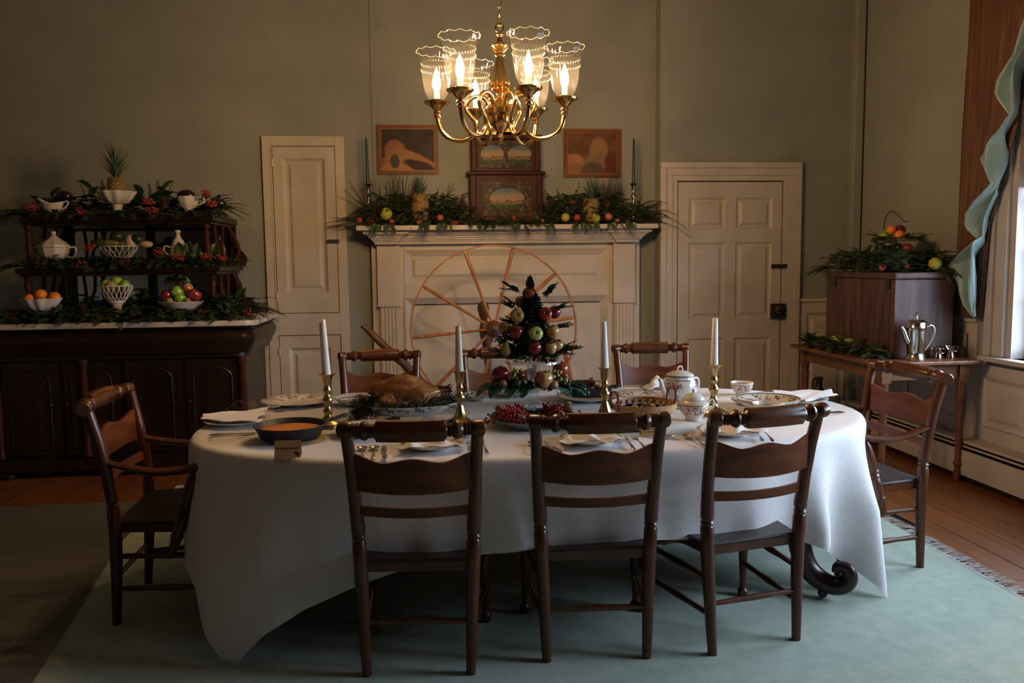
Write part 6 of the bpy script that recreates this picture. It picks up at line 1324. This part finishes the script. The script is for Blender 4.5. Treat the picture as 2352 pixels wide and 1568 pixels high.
def kx(mb):
    mb.mi = 5
    for (x0, a0, L) in ((.60, -.5, .14), (.57, -.9, .13), (.63, -.2, .12), (.38, -2.4, .11), (.46, -1.8, .10), (.42, -2.0, .10), (.34, -2.9, .10), (.66, .3, .09)):
        def f(u, v):
            w_ = .045 * sin(pi * min(1, .12 + v * .88)) ** .6; s = (u - .5) * 2
            r = .02 + v * L; ruf = .008 * sin(v * 40 + s * 9) * abs(s)
            return (x0 + r * cos(a0) - s * w_ * sin(a0), ay - .03 + r * sin(a0) + s * w_ * cos(a0), zl + .012 + .02 * v - .07 * v * v + .010 * abs(s) + ruf)
        mb.grid(10, 16, f)
    mb.mi = 6
    for k in range(26): a = rv(-pi, 0); e = V((cos(a), sin(a), rv(-.8, .4))).normalized() * .035; leaf(mb, (PX + .135 * cos(a), ay - .0 + .10 * sin(a), zl + .014), e, .011)
    mb.mi = 0
    for k in range(260): a = rv(-pi, .3); e = V((cos(a), sin(a), rv(-.5, .7))).normalized() * .03; rr = rv(.6, 1); leaf(mb, (PX + .14 * rr * cos(a), ay + .12 * rr * sin(a), zl + .014 + rv(0, .02)), e, .009)
garland('kale_leaves', 'ruffled kale leaves hanging over the lower glass tier', [(PX, ay, 1, PX, ay, 1, 1)], 0, 0, 0, 0, extra=kx, cat='leaves')
# ---------------- berry wreath dish
WX, WY = .440, 3.415
o = obj('glass_platter', MB().lathe([(0, .006), (.11, .006), (.12, 0), (.135, .004), (.185, .034), (.190, .040), (.186, .041), (.14, .014), (.11, .011), (0, .011)], 60, fn=lambda a, z: 1 + .008 * cos(30 * a)), 'greenglass', loc=(WX, WY, Z), auto=60); tag(o, 'round pressed glass platter under the berry wreath', 'platter')
random.seed(71)
for (a0, a1, n, l, hh) in ((110, 255, 420, 'heap of glossy red berries on the left half of the wreath', .055), (-50, 62, 340, 'heap of glossy red berries on the right half of the wreath', .05)):
    mb = MB()
    for k in range(n):
        a = R(rv(a0, a1)); r = .118 + rv(-.048, .060); z = .025 + hh * 1.15 * rv(0, 1) * (1 - abs(r - .118) / .085); mb.mi = 0; p = (r * cos(a), r * sin(a) * .92, z); mb.ball(p, rv(.0054, .0068), 8, 6)
        if k % 9 == 0: mb.mi = 1; mb.tube([p, (r * .8 * cos(a), r * .8 * sin(a) * .92, z - .012)], .0006, 3, cap=False)
    for q in range(8): a = R(a0 if a0 > 0 and q < 4 else (a1 if a0 > 0 else a0)) + rv(-.3, .3); mb.mi = 0; 
    for q in range(10):
        a = R(190 + rv(-12, 12)) if a0 > 0 else R(-6 + rv(-12, 12)); mb.mi = 0; rr = .185 + rv(0, .03); mb.ball((rr * cos(a), rr * sin(a), .035 + rv(-.01, .02)), .0058, 8, 6)
    for q in range(12):
        a = R(125 if a0 > 0 else 48) + rv(-.25, .25); mb.ball((.11 * cos(a) + rv(-.01, .01), .11 * sin(a), .045 + .0022 * q), .0056, 8, 6)
    o = obj('red_berries', mb, ['berry', 'stem'], loc=(WX, WY, Z), auto=180); tag(o, l, 'berries', kind='stuff')
def wx(mb):
    mb.mi = 5
    for k in range(170): a = rv(0, 2 * pi); r = rv(.05, .165); e = V((rv(-1, 1), rv(-1, .3), rv(0, 1))).normalized() * rv(.025, .04); leaf(mb, (WX + r * cos(a), WY + r * sin(a), Z + .016 + rv(0, .022)), e, .010)
    mb.mi = 0
    for k in range(160): a = rv(0, 2 * pi); r = rv(.05, .165); e = V((rv(-1, 1), rv(-1, .3), rv(0, 1))).normalized() * rv(.02, .035); leaf(mb, (WX + r * cos(a), WY + r * sin(a), Z + .014 + rv(0, .018)), e, .009)
garland('wreath_leaves', 'dark leaves woven under the berry wreath', [(WX, WY, 1, WX, WY, 1, 1)], 0, 0, 0, 0, extra=wx, cat='leaves')
for (x, y, z, l) in ((.378, 3.295, .782, 'walnut at the front left of the berry wreath'), (.460, 3.285, .780, 'walnut at the front centre of the berry wreath'), (.590, 3.40, .797, 'walnut on the right of the berry wreath'), (.600, 3.48, .800, 'walnut at the back right of the berry wreath'), (.300, 3.47, .795, 'walnut half buried at the left of the wreath'), (.545, 3.34, .785, 'walnut at the front right of the berry wreath')):
    fruit('walnut', 'walnut', .0185, 'walnut', (x, y, z), l, 'walnut')
fruit('apple', 'apple', .020, 'apple_dark', (.418, 3.275, .776), 'small dark red crab apple between two wreath walnuts')
# ---------------- dark roaster on its plate
plate('cream plate under the black oval roaster', (.785, 3.985, Z), 1.15, 'china')
c = thing('oval_roaster', 'black oval dish of browned meat left of the basket', 'dish', (.785, 3.985, Z + .0235))
obj('pan', MB().lathe([(0, 0), (.095, 0), (.105, .006), (.122, .042), (.125, .045), (.121, .045), (.10, .010), (0, .008)], 44, scal=(1.05, .75)), 'iron', c, auto=60)
for s in (-1, 1): obj('handle', MB().tube([(s * .125, -.03, .04), (s * .15, -.02, .044), (s * .155, 0, .045), (s * .15, .02, .044), (s * .125, .03, .04)], .006, 8), 'iron', c)
mb = MB(); mb.ball((-.01, 0, .045), 1, 20, 12, (.070, .050, .036)); mb.ball((.035, 0, .05), 1, 16, 10, (.045, .04, .028)); mb.ball((-.04, .01, .055), 1, 16, 10, (.04, .035, .025))
o = obj('roast', mb, 'roast', loc=(.785, 3.985, Z + .0235), auto=180); md = o.modifiers.new('r', 'REMESH'); md.mode = 'VOXEL'; md.voxel_size = .0035; md.use_smooth_shade = True
tag(o, 'browned roast in the black oval dish', 'roast')
for (x, y, z, m, l) in ((.715, 3.945, .805, 'walnut', 'pale round nut at the left of the black roaster'), (.81, 3.93, .822, 'peach', 'glazed brown nut upon the roast'), (.83, 3.95, .812, 'walnut', 'glazed pale nut at the right of the roast'), (.875, 3.965, .805, 'walnut', 'nut at the right end of the black roaster'), (.80, 3.95, .835, 'walnut', 'topmost nut on the roast')):
    fruit('nut', 'walnut', .0165, m, (x, y, z), l, 'nut')
# ---------------- basket
BX, BY = .885, 3.300
o = obj('under_plate', MB().lathe([(0, .0), (.088, 0), (.10, .006), (.098, .008), (0, .006)], 40), 'trivet', loc=(BX, BY, Z)); tag(o, 'pale round plate beneath the split wood basket', 'plate')
c = thing('splint_basket', 'round split wood basket with two bent handles', 'basket', (BX, BY, Z + .0085), R(15))
obj('base', MB().lathe([(0, 0), (.088, 0), (.092, .006), (0, .006)], 40), 'basket', c)
for k in range(24):
    for s, m, ro in ((1, 'basket', 0), (-1, 'basket', .0018)):
        a0 = 2 * pi * k / 24; pts = []
        for q in range(5):
            t = q / 4; a = a0 + s * t * .26; r = .092 + .036 * t - ro; pts.append((r * cos(a), r * sin(a), .003 + .085 * t))
        w_ = .0065; mb = MB(); vs = []
        for q, p in enumerate(pts):
            a = math.atan2(p[1], p[0]); tv = V((-sin(a), cos(a), 0)) * w_; pv = V(p); vs += [pv - tv, pv + tv]
        mb.add(vs, [(2 * q, 2 * q + 1, 2 * q + 3, 2 * q + 2) for q in range(4)])
        obj('splint', mb, m, c, solid=.0012)
obj('rim_band', MB().lathe([(.1275, .070), (.1345, .098), (.1375, .098), (.1305, .070)], 56).lathe([(.126, .072), (.132, .098), (.1335, .098), (.128, .072)], 56), 'basket', c)
obj('base_band', MB().lathe([(.094, .0), (.097, .016), (.100, .016), (.097, 0)], 56), 'basket', c)
for s in (-1, 1):
    mb = MB(); P_ = [(s * .128, -.028, .075), (s * .134, -.034, .11), (s * .136, -.028, .138), (s * .138, 0, .150), (s * .136, .028, .138), (s * .134, .034, .11), (s * .128, .028, .075)]
    mb.tube(P_, .0085, 8, flat=(.3, 1)); obj('handle', mb, 'basketdark', c)
c = thing('blue_bowl', 'blue and white bowl set inside the basket', 'bowl', (BX, BY, Z + .0155))
obj('bowl_body', MB().lathe([(0, .002), (.05, .0), (.055, .004), (.088, .035), (.108, .068), (.106, .069), (.085, .038), (.05, .010), (0, .008)], 44), 'blueware', c, auto=80)
random.seed(81)
for k, (x, y, z, r, m, l) in enumerate(((-.02, -.045, .060, .017, 'carrot', 'glazed carrot round with hollow centre in the basket bowl'), (.03, -.05, .060, .014, 'carrot', 'small carrot piece right of the hollow one'), (.055, -.03, .060, .016, 'carrot', 'carrot chunk at the right of the basket bowl'), (-.06, -.035, .056, .014, 'gourd_cream', 'pale root vegetable piece at the left of the basket bowl'),
                                   (.0, 0, .062, .018, 'pom', 'dark red beet piece in the middle of the basket bowl'), (-.035, .01, .064, .016, 'pear', 'yellow vegetable piece at the back of the basket bowl'), (.04, .02, .062, .018, 'carrot', 'carrot piece at the back right of the basket bowl'), (.075, .0, .058, .014, 'peach', 'brown roasted piece at the right edge of the basket bowl'), (-.075, .02, .056, .015, 'carrot', 'carrot piece at the back left of the basket bowl'))):
    o = obj('vegetable_piece', MB().lathe([(0, -.6 * r), (r * .9, -.55 * r), (r, 0), (r * .9, .5 * r), (r * .45, .55 * r), (r * .3, .3 * r), (0, .25 * r)], 16), m, loc=(BX + x, BY + y, Z + .0155 + z), auto=40); o.rotation_euler = (rv(.6, 1.3), rv(-.5, .5), rv(0, 6)); tag(o, l, 'vegetable')
o = obj('herb_sprig', MB(), 'kale'); bpy.data.objects.remove(o)
mb = MB(); mb.mi = 0
for k in range(9): e = V((rv(-1, 1), rv(-1, 1), rv(0, 1))).normalized() * .018; leaf(mb, (0, 0, 0), e, .006)
o = obj('herb_sprig', mb, 'kale', loc=(BX + .0, BY - .03, Z + .094), smooth=False); tag(o, 'small green herb sprig on the basket vegetables', 'herb')
# ---------------- tea things
plate('oval flowered platter behind the basket', (1.055, 3.93, Z), 1.35, 'fl_bigplate', 'serving_plate')
c = thing('teapot', 'large flowered lidded pot with loop handles behind the sugar bowl', 'pot', (1.195, 3.80, Z), R(20))
obj('pot_body', MB().lathe([(0, 0), (.050, 0), (.052, .006), (.046, .012), (.062, .030), (.078, .065), (.080, .095), (.070, .122), (.062, .134), (.064, .138), (0, .138)], 40, fn=lambda a, z: 1 + .02 * cos(8 * a)), 'fl_pot', c, auto=80)
obj('lid', MB().lathe([(.066, .138), (.067, .143), (.058, .150), (.036, .160), (.012, .164), (0, .164)], 40), 'china', c, auto=80); obj('lid_loop', MB().tube([(-.016, 0, .162), (-.012, 0, .178), (0, 0, .184), (.012, 0, .178), (.016, 0, .162)], .0042, 8), 'china', c)
obj('lid_band', MB().lathe([(.0665, .1375), (.0685, .1395), (.0675, .1425), (.0665, .1425)], 40), 'rim', c)
obj('handle', MB().tube([(.066, 0, .118), (.098, 0, .122), (.112, 0, .10), (.106, 0, .065), (.078, 0, .05)], .006, 10), 'china', c)
obj('spout', MB().tube([(-.07, 0, .05), (-.098, 0, .08), (-.108, 0, .115), (-.118, 0, .132)], [.020, .014, .010, .009], 12), 'china', c)
c = thing('sugar_bowl', 'rose banded sugar bowl with lid, right of the basket', 'sugar bowl', (1.135, 3.415, Z), R(-8))
obj('bowl_body', MB().lathe([(0, 0), (.035, 0), (.036, .005), (.034, .010), (.050, .032), (.066, .055), (.068, .064), (.066, .074), (.050, .088), (.044, .092), (0, .092)], 40), 'fl_sugar', c, auto=80)
obj('lid', MB().lathe([(.048, .091), (.049, .095), (.034, .110), (.012, .118), (.005, .121), (.009, .128), (.006, .135), (0, .136)], 40), 'china', c, auto=80)
for s in (-1, 1): obj('handle', MB().tube([(s * .060, 0, .078), (s * .080, 0, .090), (s * .088, 0, .074), (s * .080, 0, .052), (s * .058, 0, .048)], .0042, 8), 'china', c)
CUP = [(0, .003), (.022, .0), (.024, .004), (.034, .012), (.043, .032), (.048, .052), (.0465, .0525), (.040, .032), (.028, .012), (0, .010)]
def cup(label, loc, rz, s=1.0, handle=True):
    c = thing('cup', label, 'cup', loc, rz); obj('cup_body', MB().lathe([(r * s, z * s) for r, z in CUP], 36), 'fl_cup', c, auto=80)
    if handle: obj('handle', MB().tube([(.045 * s, 0, .044 * s), (.062 * s, 0, .046 * s), (.066 * s, 0, .030 * s), (.055 * s, 0, .018 * s), (.038 * s, 0, .02 * s)], .003, 8), 'china', c)
cup('handleless rose cup at the far right of the table', (1.595, 4.035, Z), 0, 1.2, False)
cbowl('shallow rose bowl before the handleless cup', (1.510, 3.76, Z), .080, .030)
cbowl('wide cream bowl with rose sprays behind the near cup', (1.540, 3.585, Z), .145, .058, 'fl_wide')
cup('rose teacup with handle in front of the wide cream bowl', (1.455, 3.395, Z), R(10), 1.3)
o = obj('ink_dot', MB(), 'ink'); bpy.data.objects.remove(o)
